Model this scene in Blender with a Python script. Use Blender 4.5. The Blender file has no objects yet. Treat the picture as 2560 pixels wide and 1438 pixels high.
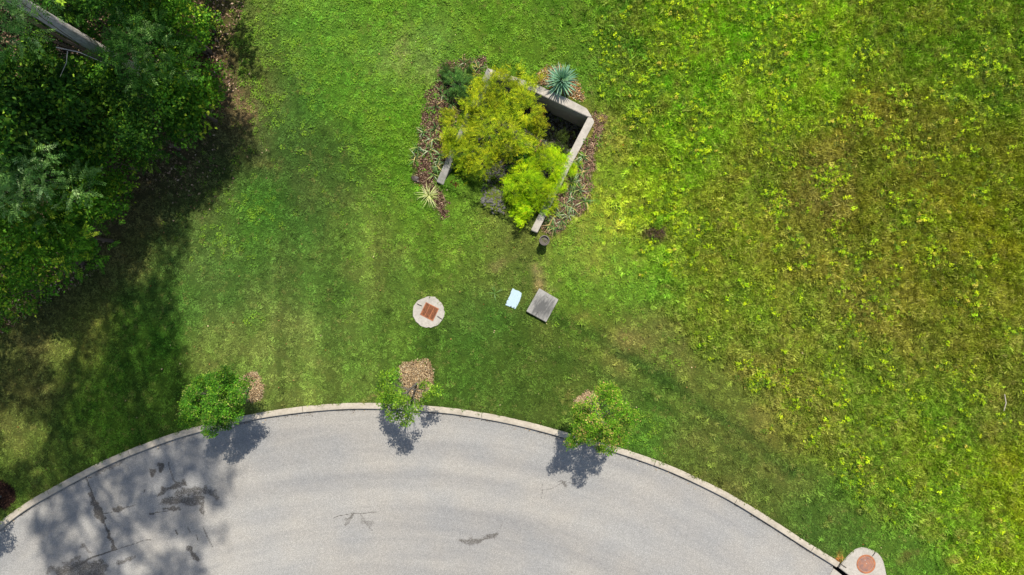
import bpy, bmesh, math
import numpy as np
from mathutils import Vector
R = math.radians
rng = np.random.default_rng(7)
scene = bpy.context.scene
COL = scene.collection

# ------------------------------------------------------------------ camera, sky, sun, exposure
S = 74.0                      # photograph pixels per metre at lawn level
D = 23.0                      # flying height of the camera
cam_d = bpy.data.cameras.new('camera'); cam = bpy.data.objects.new('camera', cam_d); COL.objects.link(cam)
cam.location = (0, 0, D); cam.rotation_euler = (0, 0, 0)
cam_d.sensor_width = 36; cam_d.lens = 36 * D / (2560 / S); cam_d.clip_end = 3000; cam_d.clip_start = 0.1
scene.camera = cam
SV = np.array([-0.15, -0.56])           # shadow offset per metre of height
sunv = Vector((0.15, 0.56, 1)).normalized()
world = bpy.data.worlds.new('World'); scene.world = world; world.use_nodes = True
wn = world.node_tree.nodes; wn.clear()
sky = wn.new('ShaderNodeTexSky'); sky.sky_type = 'NISHITA'; sky.sun_disc = False
sky.sun_elevation = math.asin(sunv.z); sky.sun_rotation = math.atan2(sunv.x, sunv.y)
sky.air_density = 1.0; sky.dust_density = 1.2
bg = wn.new('ShaderNodeBackground'); bg.inputs['Strength'].default_value = 0.115
wo = wn.new('ShaderNodeOutputWorld')
world.node_tree.links.new(sky.outputs[0], bg.inputs[0]); world.node_tree.links.new(bg.outputs[0], wo.inputs[0])
sd = bpy.data.lights.new('sun', 'SUN'); sd.energy = 5.0; sd.angle = R(0.53); sd.color = (1.0, 0.955, 0.88)
so = bpy.data.objects.new('sun', sd); COL.objects.link(so); so.location = (3, 12, 30)
so.rotation_euler = sunv.to_track_quat('Z', 'Y').to_euler()
scene.view_settings.view_transform = 'Standard'; scene.view_settings.look = 'None'
scene.view_settings.gamma = 1; scene.view_settings.exposure = 0.25
scene.view_settings.use_curve_mapping = False
scene.cycles.max_bounces = 6; scene.cycles.transparent_max_bounces = 4

# ------------------------------------------------------------------ helpers
def lin(c, k=1.0):
    c = np.asarray(c, float) / 255.0
    return np.where(c <= 0.04045, c / 12.92, ((c + 0.055) / 1.055) ** 2.4) * k
def tag(o, label=None, cat=None, group=None, kind=None):
    if label: o['label'] = label
    if cat: o['category'] = cat
    if group: o['group'] = group
    if kind: o['kind'] = kind
    return o
def empty(name, loc):
    o = bpy.data.objects.new(name, None); COL.objects.link(o); o.location = loc
    o.empty_display_size = .1
    return o
def link(name, me, parent=None, loc=None):
    o = bpy.data.objects.new(name, me); COL.objects.link(o)
    if parent is not None: o.parent = parent
    if loc is not None: o.location = loc
    return o
def mesh(name, V, F, mat, tint=None, smooth=False, extra=None):
    """V (n,3) array, F (m,4) or (m,3) array of indices"""
    V = np.ascontiguousarray(V, dtype=np.float32); F = np.ascontiguousarray(F, dtype=np.int32)
    me = bpy.data.meshes.new(name)
    me.vertices.add(len(V)); me.vertices.foreach_set('co', V.ravel())
    k = F.shape[1]
    me.loops.add(F.size); me.loops.foreach_set('vertex_index', F.ravel())
    me.polygons.add(len(F)); me.polygons.foreach_set('loop_start', np.arange(0, F.size, k, dtype=np.int32))
    me.polygons.foreach_set('use_smooth', np.full(len(F), smooth))
    me.update(calc_edges=True)
    if tint is not None:
        a = me.attributes.new('tint', 'FLOAT_COLOR', 'POINT')
        t = np.ones((len(V), 4), np.float32); t[:, :3] = tint; a.data.foreach_set('color', t.ravel())
    for nm, arr in (extra or {}).items():
        a = me.attributes.new(nm, 'FLOAT', 'POINT'); a.data.foreach_set('value', np.ascontiguousarray(arr, np.float32))
    me.materials.append(mat)
    return me
def G(px, py):                       # pixel of the survey photograph -> ground X, Y at level 0
    return np.array([(px - 1280) / S, (719 - py) / S])
def at(px, py, z):                   # the same for a point known to be z metres up
    k = (D - z) / D
    return np.array([(px - 1280) / S * k, (719 - py) / S * k, z])
def inpoly(X, Y, poly):
    p = np.asarray(poly, float); r = np.zeros(np.shape(X), bool); j = len(p) - 1
    for i in range(len(p)):
        c = ((p[i, 1] > Y) != (p[j, 1] > Y)) & (X < (p[j, 0] - p[i, 0]) * (Y - p[i, 1]) / (p[j, 1] - p[i, 1] + 1e-12) + p[i, 0])
        r ^= c; j = i
    return r
def vnoise(x, y, sc, seed):
    """smooth value noise in 0..1, sc = cell size (same unit as x)"""
    g = np.random.default_rng(seed).random((257, 257))
    u = np.asarray(x) / sc + 1000.3; v = np.asarray(y) / sc + 1000.7
    i = np.floor(u).astype(int); j = np.floor(v).astype(int); fu = u - i; fv = v - j
    fu = fu * fu * (3 - 2 * fu); fv = fv * fv * (3 - 2 * fv); i %= 256; j %= 256
    return (g[i, j] * (1 - fu) + g[i + 1, j] * fu) * (1 - fv) + (g[i, j + 1] * (1 - fu) + g[i + 1, j + 1] * fu) * fv
def fbm(x, y, sc, seed, n=3):
    return sum(vnoise(x, y, sc / 2 ** k, seed + k) * .5 ** k for k in range(n)) / sum(.5 ** k for k in range(n))
def unit(v):
    v = np.asarray(v, float); return v / (np.linalg.norm(v, axis=-1, keepdims=True) + 1e-9)
def sstep(a, b, x):
    t = np.clip((x - a) / (b - a), 0, 1); return t * t * (3 - 2 * t)
def polydist(X, Y, pts):
    d = np.full(np.shape(X), 1e9); pts = np.asarray(pts, float)
    for a, b in zip(pts[:-1], pts[1:]):
        ab = b - a; t = np.clip(((X - a[0]) * ab[0] + (Y - a[1]) * ab[1]) / (ab @ ab + 1e-9), 0, 1)
        d = np.minimum(d, np.hypot(X - a[0] - t * ab[0], Y - a[1] - t * ab[1]))
    return d

# ------------------------------------------------------------------ materials
def new_mat(name):
    m = bpy.data.materials.new(name); m.use_nodes = True
    n = m.node_tree.nodes; b = n.get('Principled BSDF'); return m, n, m.node_tree.links, b
def noise_node(n, l, scale, detail=3, rough=.6, vec=None):
    t = n.new('ShaderNodeTexNoise'); t.inputs['Scale'].default_value = scale
    t.inputs['Detail'].default_value = detail; t.inputs['Roughness'].default_value = rough
    if vec is not None: l.new(vec, t.inputs['Vector'])
    return t
def ramp(n, l, fac, stops):
    r = n.new('ShaderNodeValToRGB'); e = r.color_ramp.elements
    while len(e) < len(stops): e.new(.5)
    for k, (p, c) in enumerate(stops):
        e[k].position = p; e[k].color = (*c, 1) if len(c) == 3 else c
    l.new(fac, r.inputs[0]); return r
def mixc(n, l, kind, fac, a, b):
    m = n.new('ShaderNodeMix'); m.data_type = 'RGBA'; m.blend_type = kind
    for s, v in ((m.inputs[0], fac), (m.inputs[6], a), (m.inputs[7], b)):
        if hasattr(v, 'is_output') or isinstance(v, bpy.types.NodeSocket): l.new(v, s)
        elif isinstance(v, (int, float)): s.default_value = v
        else: s.default_value = (*v, 1)
    return m.outputs[2]
def bump(n, l, h, b, strength, dist):
    k = n.new('ShaderNodeBump'); k.inputs['Strength'].default_value = strength; k.inputs['Distance'].default_value = dist
    l.new(h, k.inputs['Height']); l.new(k.outputs[0], b.inputs['Normal'])
def wpos(n):
    return n.new('ShaderNodeNewGeometry').outputs['Position']

def leaf_material(name, transl=.3, rough=.6, inst=False, var=.35, spec=.15):
    m, n, l, b = new_mat(name)
    a = n.new('ShaderNodeAttribute'); a.attribute_name = 'tint'
    if inst: a.attribute_type = 'INSTANCER'
    nz = noise_node(n, l, 9, 2, .6, wpos(n))
    r = ramp(n, l, nz.outputs[0], [(.3, (1 - var,) * 3), (.7, (1 + var * .6,) * 3)])
    c = mixc(n, l, 'MULTIPLY', 1.0, a.outputs['Color'], r.outputs[0])
    l.new(c, b.inputs['Base Color']); b.inputs['Roughness'].default_value = rough
    b.inputs['Specular IOR Level'].default_value = spec
    t = n.new('ShaderNodeBsdfTranslucent')
    c2 = mixc(n, l, 'MULTIPLY', 1.0, c, (1.0, 1.05, .55)); l.new(c2, t.inputs[0])
    mx = n.new('ShaderNodeMixShader'); mx.inputs[0].default_value = transl
    l.new(b.outputs[0], mx.inputs[1]); l.new(t.outputs[0], mx.inputs[2])
    l.new(mx.outputs[0], n['Material Output'].inputs[0])
    return m
M = {}
M['leaf'] = leaf_material('tree_leaf')
M['gloss_leaf'] = leaf_material('waxy_leaf', .12, .38, spec=.5, var=.2)
M['iris'] = leaf_material('iris_blade', .15, .55, spec=.2, var=.2)
M['blade'] = leaf_material('grass_blade', .25, .6, inst=True, var=.22, spec=.2)
M['chip'] = leaf_material('bark_chip', .0, .9, var=.3, spec=.1)

def ground_material():
    m, n, l, b = new_mat('lawn_soil')
    a = n.new('ShaderNodeAttribute'); a.attribute_name = 'tint'
    p = wpos(n)
    n1 = noise_node(n, l, 28, 4, .7, p); n2 = noise_node(n, l, 7, 3, .6, p); n3 = noise_node(n, l, 75, 2, .6, p)
    r1 = ramp(n, l, n1.outputs[0], [(.3, (.5,) * 3), (.52, (.95,) * 3), (.72, (1.5,) * 3)])
    r2 = ramp(n, l, n2.outputs[0], [(.3, (.82, .86, .9)), (.7, (1.18, 1.12, 1.0))])
    r3 = ramp(n, l, n3.outputs[0], [(.3, (.7,) * 3), (.7, (1.3,) * 3)])
    c = mixc(n, l, 'MULTIPLY', 1.0, a.outputs['Color'], r1.outputs[0])
    c = mixc(n, l, 'MULTIPLY', 1.0, c, r2.outputs[0]); c = mixc(n, l, 'MULTIPLY', 1.0, c, r3.outputs[0])
    l.new(c, b.inputs['Base Color']); b.inputs['Roughness'].default_value = .95; b.inputs['Specular IOR Level'].default_value = .1
    bump(n, l, n1.outputs[0], b, .8, .05)
    return m
M['ground'] = ground_material()

def concrete(name, col, dirt=.35, spotted=.2, grime=(.10, .10, .07), scale=1.0):
    m, n, l, b = new_mat(name)
    p = wpos(n)
    n1 = noise_node(n, l, 3.2 * scale, 5, .65, p); n2 = noise_node(n, l, 60 * scale, 3, .7, p); n3 = noise_node(n, l, 14 * scale, 4, .6, p)
    r1 = ramp(n, l, n1.outputs[0], [(.42, (0,) * 3), (.72, (dirt,) * 3)])
    r2 = ramp(n, l, n2.outputs[0], [(.3, (1 - spotted,) * 3), (.7, (1 + spotted * .6,) * 3)])
    r3 = ramp(n, l, n3.outputs[0], [(.35, (.88, .87, .85)), (.65, (1.06, 1.05, 1.04))])
    c = mixc(n, l, 'MULTIPLY', 1.0, col, r2.outputs[0]); c = mixc(n, l, 'MULTIPLY', 1.0, c, r3.outputs[0])
    c = mixc(n, l, 'MIX', r1.outputs[0], c, grime)
    l.new(c, b.inputs['Base Color']); b.inputs['Roughness'].default_value = .88; b.inputs['Specular IOR Level'].default_value = .25
    bump(n, l, n2.outputs[0], b, .35, .01)
    return m
M['concrete'] = concrete('pale_concrete', (.43, .395, .34), .25)
M['kerb'] = concrete('kerb_concrete', (.47, .415, .33), .45, grime=(.2, .17, .12), scale=.8)
M['wallc'] = concrete('retaining_wall_concrete', (.45, .41, .345), .35, grime=(.12, .115, .09))
M['darkc'] = concrete('darker_concrete', (.27, .26, .235), .6, grime=(.09, .095, .07))  # darker, more mottled concrete for the left wing wall

def slab_material():
    m, n, l, b = new_mat('stained_slab')
    tc = n.new('ShaderNodeTexCoord')
    mp = n.new('ShaderNodeMapping'); mp.inputs['Scale'].default_value = (6, 1.6, 1); l.new(tc.outputs['Object'], mp.inputs[0])
    st = noise_node(n, l, 3.0, 4, .65, mp.outputs[0])
    ln = n.new('ShaderNodeVectorMath'); ln.operation = 'LENGTH'
    m2 = n.new('ShaderNodeMapping'); m2.inputs['Scale'].default_value = (1.9, 1.75, 0); m2.inputs['Location'].default_value = (-.05, .12, 0)
    l.new(tc.outputs['Object'], m2.inputs[0]); l.new(m2.outputs[0], ln.inputs[0])
    a = n.new('ShaderNodeMath'); a.operation = 'MULTIPLY_ADD'; a.inputs[1].default_value = 1.5; a.inputs[2].default_value = -.75
    l.new(st.outputs[0], a.inputs[0])
    s = n.new('ShaderNodeMath'); s.operation = 'ADD'; l.new(a.outputs[0], s.inputs[0]); l.new(ln.outputs['Value'], s.inputs[1])
    r = ramp(n, l, s.outputs[0], [(.35, (.95,) * 3), (.95, (0,) * 3)])
    g = noise_node(n, l, 55, 3, .7, wpos(n)); rg = ramp(n, l, g.outputs[0], [(.3, (.82,) * 3), (.7, (1.12,) * 3)])
    c = mixc(n, l, 'MIX', r.outputs[0], (.31, .295, .26), (.085, .083, .076)); c = mixc(n, l, 'MULTIPLY', 1., c, rg.outputs[0])
    l.new(c, b.inputs['Base Color']); b.inputs['Roughness'].default_value = .85
    bump(n, l, g.outputs[0], b, .3, .01)
    return m
M['slab'] = slab_material()

def rust_material(name='rusty_iron', a=(.42, .15, .06), b_=(.22, .085, .045)):
    m, n, l, b = new_mat(name); p = wpos(n)
    n1 = noise_node(n, l, 9, 4, .6, p); n2 = noise_node(n, l, 70, 3, .7, p)
    r = ramp(n, l, n1.outputs[0], [(.3, b_), (.6, a), (.8, (.5, .22, .1))]); r2 = ramp(n, l, n2.outputs[0], [(.3, (.75,) * 3), (.7, (1.2,) * 3)])
    l.new(mixc(n, l, 'MULTIPLY', 1., r.outputs[0], r2.outputs[0]), b.inputs['Base Color'])
    b.inputs['Roughness'].default_value = .8; bump(n, l, n2.outputs[0], b, .4, .006); return m
M['rust'] = rust_material(); M['rust2'] = rust_material('rusty_cover', (.34, .15, .085), (.2, .12, .1))
def plain(name, col, rough=.7, nz=25, amt=.25):
    m, n, l, b = new_mat(name); t = noise_node(n, l, nz, 4, .6, wpos(n))
    r = ramp(n, l, t.outputs[0], [(.3, (1 - amt,) * 3), (.7, (1 + amt * .7,) * 3)])
    l.new(mixc(n, l, 'MULTIPLY', 1., col, r.outputs[0]), b.inputs['Base Color']); b.inputs['Roughness'].default_value = rough
    bump(n, l, t.outputs[0], b, .3, .01); return m
M['dark'] = plain('hole_shade', (.012, .012, .012)); M['darksoil'] = plain('dark_soil', (.03, .027, .02))  # near-black colour stands in for shade inside openings; the soil is unused
M['bluelid'] = plain('pale_blue_plastic', (.36, .47, .51), .55, 30, .12)
M['pot'] = plain('grey_brown_pot', (.13, .105, .095), .7); M['potsoil'] = plain('potting_soil', (.10, .085, .06))
M['loop'] = plain('steel_lifting_loop', (.06, .045, .035), .6)
M['stone'] = plain('grey_riprap', (.115, .11, .095), .85, 18, .4)
M['log'] = plain('weathered_orange_log', (.36, .19, .07), .85, 14, .5); M['logend'] = plain('pale_sawn_end', (.5, .43, .38), .8)
M['litterstone'] = plain('pale_pebble', (.45, .42, .36), .8)
def bark(name, a, c_):
    m, n, l, b = new_mat(name); tc = wpos(n)
    mp = n.new('ShaderNodeMapping'); mp.inputs['Scale'].default_value = (14, 14, 2.2); l.new(tc, mp.inputs[0])
    t = noise_node(n, l, 2.2, 6, .7, mp.outputs[0]); r = ramp(n, l, t.outputs[0], [(.35, c_), (.65, a)])
    l.new(r.outputs[0], b.inputs['Base Color']); b.inputs['Roughness'].default_value = .9; bump(n, l, t.outputs[0], b, .9, .05); return m
M['bark'] = bark('grey_furrowed_bark', (.72, .66, .61), (.34, .30, .27)); M['shade_twig'] = bark('dark_understory_bark', (.15, .105, .07), (.08, .058, .04)); M['twig'] = bark('thin_pale_bark', (.25, .21, .17), (.12, .1, .08))
def trunk_mat_dark(): return M['twig']

def asphalt():
    m, n, l, b = new_mat('aged_asphalt'); p = wpos(n)
    a = n.new('ShaderNodeAttribute'); a.attribute_name = 'stain'
    # tyre-polished bands that follow the bend: noise over the distance from the bend's centre
    sub = n.new('ShaderNodeVectorMath'); sub.operation = 'SUBTRACT'; sub.inputs[1].default_value = (CX, CY, 0); l.new(p, sub.inputs[0])
    ln = n.new('ShaderNodeVectorMath'); ln.operation = 'LENGTH'; l.new(sub.outputs[0], ln.inputs[0])
    sx = n.new('ShaderNodeSeparateXYZ'); l.new(sub.outputs[0], sx.inputs[0])
    at2 = n.new('ShaderNodeMath'); at2.operation = 'ARCTAN2'; l.new(sx.outputs[0], at2.inputs[0]); l.new(sx.outputs[1], at2.inputs[1])
    cx = n.new('ShaderNodeCombineXYZ'); l.new(ln.outputs['Value'], cx.inputs[0])
    k = n.new('ShaderNodeMath'); k.operation = 'MULTIPLY'; k.inputs[1].default_value = 1.6; l.new(at2.outputs[0], k.inputs[0]); l.new(k.outputs[0], cx.inputs[1])
    band = noise_node(n, l, 1.1, 4, .6, cx.outputs[0])
    rb = ramp(n, l, band.outputs[0], [(.32, (.80, .81, .83)), (.68, (1.12, 1.11, 1.08))])
    sp = noise_node(n, l, 42, 3, .75, p); rs = ramp(n, l, sp.outputs[0], [(.28, (.64,) * 3), (.5, (.98,) * 3), (.72, (1.55,) * 3)])
    sp2 = noise_node(n, l, 130, 2, .7, p); rs2 = ramp(n, l, sp2.outputs[0], [(.3, (.75,) * 3), (.7, (1.3,) * 3)])
    big = noise_node(n, l, .55, 3, .5, p); rbg = ramp(n, l, big.outputs[0], [(.35, (.93, .95, .98)), (.65, (1.05, 1.03, 1.0))])
    c = mixc(n, l, 'MULTIPLY', 1., (.284, .270, .245), rb.outputs[0]); c = mixc(n, l, 'MULTIPLY', 1., c, rs.outputs[0])
    c = mixc(n, l, 'MULTIPLY', 1., c, rs2.outputs[0]); c = mixc(n, l, 'MULTIPLY', 1., c, rbg.outputs[0])
    sn = noise_node(n, l, 34, 4, .85, p)
    m1 = n.new('ShaderNodeMath'); m1.operation = 'MULTIPLY_ADD'; m1.inputs[1].default_value = 4.2; m1.inputs[2].default_value = -1.1; l.new(sn.outputs[0], m1.inputs[0])
    ad = n.new('ShaderNodeMath'); ad.operation = 'MULTIPLY'; l.new(a.outputs['Fac'], ad.inputs[0]); l.new(m1.outputs[0], ad.inputs[1])
    rr = ramp(n, l, ad.outputs[0], [(.0, (0,) * 3), (1.0, (1,) * 3)]); rr.color_ramp.elements[0].position = .25; rr.color_ramp.elements[1].position = .60
    c = mixc(n, l, 'MIX', rr.outputs[0], c, (.084, .074, .062))
    l.new(c, b.inputs['Base Color']); b.inputs['Roughness'].default_value = .9; b.inputs['Specular IOR Level'].default_value = .25
    bump(n, l, sp.outputs[0], b, .5, .012)
    return m

# ------------------------------------------------------------------ kerb line (photograph pixels, lawn side edge)
KG = [(-700, 2300), (-520, 1900), (-400, 1725), (-290, 1590), (-180, 1468), (-80, 1372), (0, 1303), (53, 1262), (137, 1215), (229, 1165), (289, 1137), (339, 1118), (394, 1096), (457, 1075),
      (515, 1060), (639, 1032), (756, 1015.5), (864, 1007), (948, 1007), (1075, 1014.5), (1120, 1018), (1180, 1027), (1260, 1041), (1340, 1059.5),
      (1432, 1085), (1559, 1121.5), (1605, 1137), (1665, 1159), (1700, 1173), (1830, 1236), (1960, 1317), (2026, 1361), (2101, 1406),
      (2190, 1466), (2300, 1550), (2420, 1655), (2600, 1840), (2760, 2040), (2900, 2300)]
kx = np.arange(-700, 2901, 12.0); ky = np.interp(kx, [a for a, _ in KG], [b for _, b in KG])
for _ in range(14):
    ky[1:-1] = .25 * ky[:-2] + .5 * ky[1:-1] + .25 * ky[2:]
kslope = np.gradient(ky, kx)
# circle through three points of the bend
def circ(a, b, c):
    A = np.array([[b[0] - a[0], b[1] - a[1]], [c[0] - a[0], c[1] - a[1]]]) * 2
    return np.linalg.solve(A, np.array([b @ b - a @ a, c @ c - a @ a]))
CX, CY = circ(G(137, 1215), G(948, 1007), G(1830, 1236))
M['asphalt'] = asphalt()
def kerb_sd(px, py):                 # pixels beyond the lawn edge of the kerb, towards the road (+)
    y = np.interp(px, kx, ky); s = np.interp(px, kx, kslope)
    return (py - y) / np.sqrt(1 + s * s)

# ------------------------------------------------------------------ terrain
WA, WB, WC, WD = (1222, 184), (1476, 292), (1335, 579), (1100, 458)      # centre lines of the basin's walls
BASIN = [WA, WB, WC, WD]
bn = np.array([-(WB[1] - WA[1]), WB[0] - WA[0]], float); bn /= np.linalg.norm(bn)
def basin_floor(px, py):
    u = ((px - WA[0]) * bn[0] + (py - WA[1]) * bn[1])
    return -1.35 + 1.35 * sstep(205, 300, u) + .25 * sstep(60, 200, u)
def terrain(X, Y):
    px = X * S + 1280; py = 719 - Y * S
    z = .25 * sstep(600, 260, py) * sstep(500, 900, px + 0 * py)
    z = z + .05 * (fbm(X, Y, 3.0, 11) - .5)
    mead = meadow(px, py)
    z = z + mead * .24 * (fbm(X, Y, .55, 21) - .45)
    z = z * sstep(-2, -90, kerb_sd(px, py))
    return z
def meadow(px, py):                  # 0 mown lawn .. 1 rough meadow
    edge = np.interp(py, [0, 300, 560, 700, 850, 1000, 1150, 1300, 1438], [1480, 1530, 1590, 1640, 1730, 1900, 2050, 2230, 2420])
    return sstep(-60, 90, px - edge + 60 * (fbm(px, py, 120, 5) - .5))
def ground_z(px, py):
    X, Y = (px - 1280) / S, (719 - py) / S
    z = terrain(X, Y); ins = inpoly(px, py, BASIN)
    z = np.where(ins, basin_floor(px, py) + .12 * (fbm(px, py, 25, 3) - .5), z)
    return z
def atg(px, py, dz=0.0):             # ground point seen at a pixel
    z = 0.0
    for _ in range(3):
        k = (D - z) / D; gx = 1280 + (px - 1280) * k; gy = 719 + (py - 719) * k
        z = float(ground_z(np.array([gx]), np.array([gy]))[0])
    return Vector(((gx - 1280) / S, (719 - gy) / S, z + dz))

# colour of the turf and soil, from place to place (as seen in full sun)
CP = [(650,60,102,146,50),(800,60,100,145,48),(1000,60,100,144,34),(900,250,96,140,42),(1020,140,125,150,75),(700,260,80,122,45),(640,330,82,108,52),(760,400,68,98,42),
(850,430,84,108,48),(1000,400,90,130,30),(1000,330,102,146,34),(620,560,76,125,38),(760,520,76,106,46),(900,560,104,128,56),(940,610,112,136,56),(700,680,86,112,50),
(560,760,82,116,50),(500,620,96,120,60),(820,700,82,112,46),(950,720,98,122,52),(1000,480,98,140,40),(600,850,112,132,60),(700,880,108,128,62),(850,860,106,128,60),
(950,850,96,125,46),(780,950,106,126,56),(880,960,90,120,46),(1150,900,80,112,40),(1200,760,76,112,42),(1150,650,112,136,50),(1100,600,102,140,42),(1250,650,108,120,55),
(1330,900,76,102,36),(1250,980,82,108,42),(1400,900,90,112,45),(1500,620,150,150,74),(1450,690,96,140,40),(1550,700,100,150,38),(1500,780,112,126,50),(1600,850,118,122,62),
(1650,1020,92,112,46),(1600,1060,82,126,42),(1750,1150,102,112,52),(1900,1250,102,116,52),(2050,1330,82,112,46),(2250,1400,86,125,40),(1400,140,98,134,38),(1250,120,100,138,38),
(1500,60,96,130,38),(1600,200,98,136,36),(1560,130,72,112,42),(1700,100,116,146,30),(1700,400,118,148,32),(1620,440,112,146,30),(1540,330,126,136,56),(1550,480,136,156,46),
(1560,570,142,165,42),(1800,200,112,146,36),(2000,250,116,146,32),(2050,430,124,120,52),(2030,500,130,120,62),(1900,450,112,130,42),(2200,300,112,120,38),(2250,330,116,118,44),
(2300,150,100,126,32),(2450,100,90,120,28),(2500,200,92,118,32),(2500,400,100,116,24),(2400,500,110,120,28),(2200,500,102,116,32),(2300,700,106,116,32),(2200,750,116,120,50),
(2100,760,120,122,52),(2000,620,116,125,42),(1850,600,116,130,42),(1900,700,112,130,42),(1800,750,106,126,42),(2000,850,106,126,42),(2300,850,110,116,46),(2450,900,102,116,32),
(2500,1000,108,116,48),(2350,1000,96,125,36),(2200,1000,102,125,40),(2000,1000,116,120,52),(1900,950,118,126,56),(2100,1100,100,120,42),(2300,1150,104,130,32),(2500,1200,112,130,24),
(2400,1300,98,128,36),(2550,1400,120,140,30),(2150,1250,92,122,40),(1800,1020,112,122,55),
(350,500,108,100,66),(450,390,116,102,74),(480,470,92,102,56),(300,620,108,110,60),(400,700,82,116,46),(200,850,126,136,60),(350,900,72,116,32),
(250,1000,78,116,32),(100,1120,104,126,52),(100,900,100,106,56),(400,1000,82,112,38),(50,1000,104,104,56),(520,560,80,112,46),(560,430,76,100,46),(-100,1000,90,110,50),
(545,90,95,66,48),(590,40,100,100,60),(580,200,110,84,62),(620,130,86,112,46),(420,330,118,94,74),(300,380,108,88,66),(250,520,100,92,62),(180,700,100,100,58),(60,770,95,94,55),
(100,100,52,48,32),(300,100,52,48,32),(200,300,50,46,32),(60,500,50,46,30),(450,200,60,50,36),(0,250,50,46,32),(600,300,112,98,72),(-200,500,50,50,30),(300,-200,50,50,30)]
CPA = np.array(CP, float); CPL = lin(CPA[:, 2:])
LOCAL = [(575, 215, 42, 55, 150, 122, 98, .85), (610, 255, 30, 25, 150, 125, 95, .7), (1345, 690, 16, 26, 168, 150, 105, .8), (1355, 715, 30, 10, 165, 140, 100, .6), (1640, 575, 26, 30, 96, 76, 66, .85),
         (1440, 800, 22, 10, 130, 130, 65, .5), (1255, 650, 20, 12, 140, 130, 85, .6), (2030, 490, 70, 50, 130, 108, 68, .4), (1018, 140, 26, 40, 136, 150, 85, .6), (1580, 860, 50, 25, 130, 125, 72, .5),
         (2140, 755, 60, 40, 125, 108, 66, .35), (2010, 640, 40, 40, 120, 104, 60, .3), (1510, 318, 25, 30, 150, 128, 90, .5), (2093, 1394, 9, 6, 190, 120, 70, .9), (2262, 1402, 24, 10, 120, 95, 60, .6),
         (2400, 1395, 20, 8, 165, 125, 85, .6), (670, 400, 30, 18, 110, 105, 60, .5), (500, 1000, 30, 14, 110, 120, 60, .3), (1585, 1000, 30, 60, 82, 100, 40, .4), (930, 1000, 30, 4, 165, 140, 95, .6)]
def turf(px, py):
    px = np.asarray(px, float); py = np.asarray(py, float); sh = px.shape; px = px.ravel(); py = py.ravel()
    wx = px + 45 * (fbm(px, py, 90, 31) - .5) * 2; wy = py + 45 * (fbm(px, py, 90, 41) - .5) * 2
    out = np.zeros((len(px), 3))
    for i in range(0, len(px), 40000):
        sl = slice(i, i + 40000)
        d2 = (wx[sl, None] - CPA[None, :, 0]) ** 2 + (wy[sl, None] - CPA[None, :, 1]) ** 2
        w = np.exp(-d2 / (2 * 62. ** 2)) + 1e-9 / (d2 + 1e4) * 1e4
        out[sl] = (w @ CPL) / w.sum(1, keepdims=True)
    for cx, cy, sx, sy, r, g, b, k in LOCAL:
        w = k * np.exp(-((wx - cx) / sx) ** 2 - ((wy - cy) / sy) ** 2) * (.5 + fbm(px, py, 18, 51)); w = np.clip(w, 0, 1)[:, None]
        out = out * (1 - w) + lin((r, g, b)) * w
    # patches: drier straw tone and lusher green
    q = fbm(px, py, 60, 61, 4); dry = np.clip((q - .52) * 3, 0, .45)[:, None]; lush = np.clip((.46 - q) * 3, 0, .4)[:, None]
    out = out * (1 - dry) + out * np.array([1.45, 1.12, 1.5]) * dry
    out = out * (1 - lush) + out * np.array([.72, .9, .75]) * lush
    m = meadow(px, py)
    q2 = fbm(px, py, 34, 71, 3); b = (np.clip((q2 - .56) * 4, 0, .35) * m)[:, None]
    out = out * (1 - b) + lin((134, 130, 60)) * b
    rg_ = np.clip(out[:, 0:1] / (out[:, 1:2] * .97 + 1e-6), 1, 9); fix = (m[:, None] > .3) * .5; out = out * np.where(np.arange(3)[None] == 0, 1 - fix * (1 - 1 / rg_), 1)
    # lay of the grass left by the mower
    wob = 10 * (fbm(px, py, 160, 81) - .5)
    mk = sstep(560, 640, px) * sstep(1180, 1060, px) * sstep(480, 600, py)
    out *= ((1 + .13 * mk * np.sin((px + wob * 1.2 - 740) / 62 * np.pi)) * (1 + .55 * mk * (fbm(px + wob, py * .03, 30, 87, 2) - .5)))[:, None]
    d = -kerb_sd(px, py) + wob
    mk2 = sstep(1180, 1420, px) * sstep(2150, 1900, px)
    for pl, w, a in (([(1330, 765), (1380, 790), (1440, 820), (1500, 845), (1551, 885), (1600, 908), (1646, 938), (1700, 976), (1760, 1020), (1880, 1100), (1980, 1180)], 19, .42), ([(1350, 880), (1450, 905), (1540, 950), (1640, 1010), (1735, 1068), (1876, 1150)], 16, .22), ([(1420, 850), (1500, 885), (1590, 945), (1700, 1020)], 12, -.12)):
        dp = polydist(px + wob, py + wob, pl); out *= 1 - (a * np.exp(-(dp / w) ** 2) * (.6 + .8 * fbm(px, py, 40, 85)))[:, None] * np.array([1.2, .8, 1.0])
    for c, w, a in ((60, 16, .1), (100, 10, -.06)):
        out *= (1 - a * mk2 * np.exp(-((d - c) / w) ** 2))[:, None]
    e = np.exp(-(d / 12) ** 2) * .18; out *= (1 - e)[:, None]
    return (out * np.array([1.04, 1.03, .92])).reshape(sh + (3,))

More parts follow.
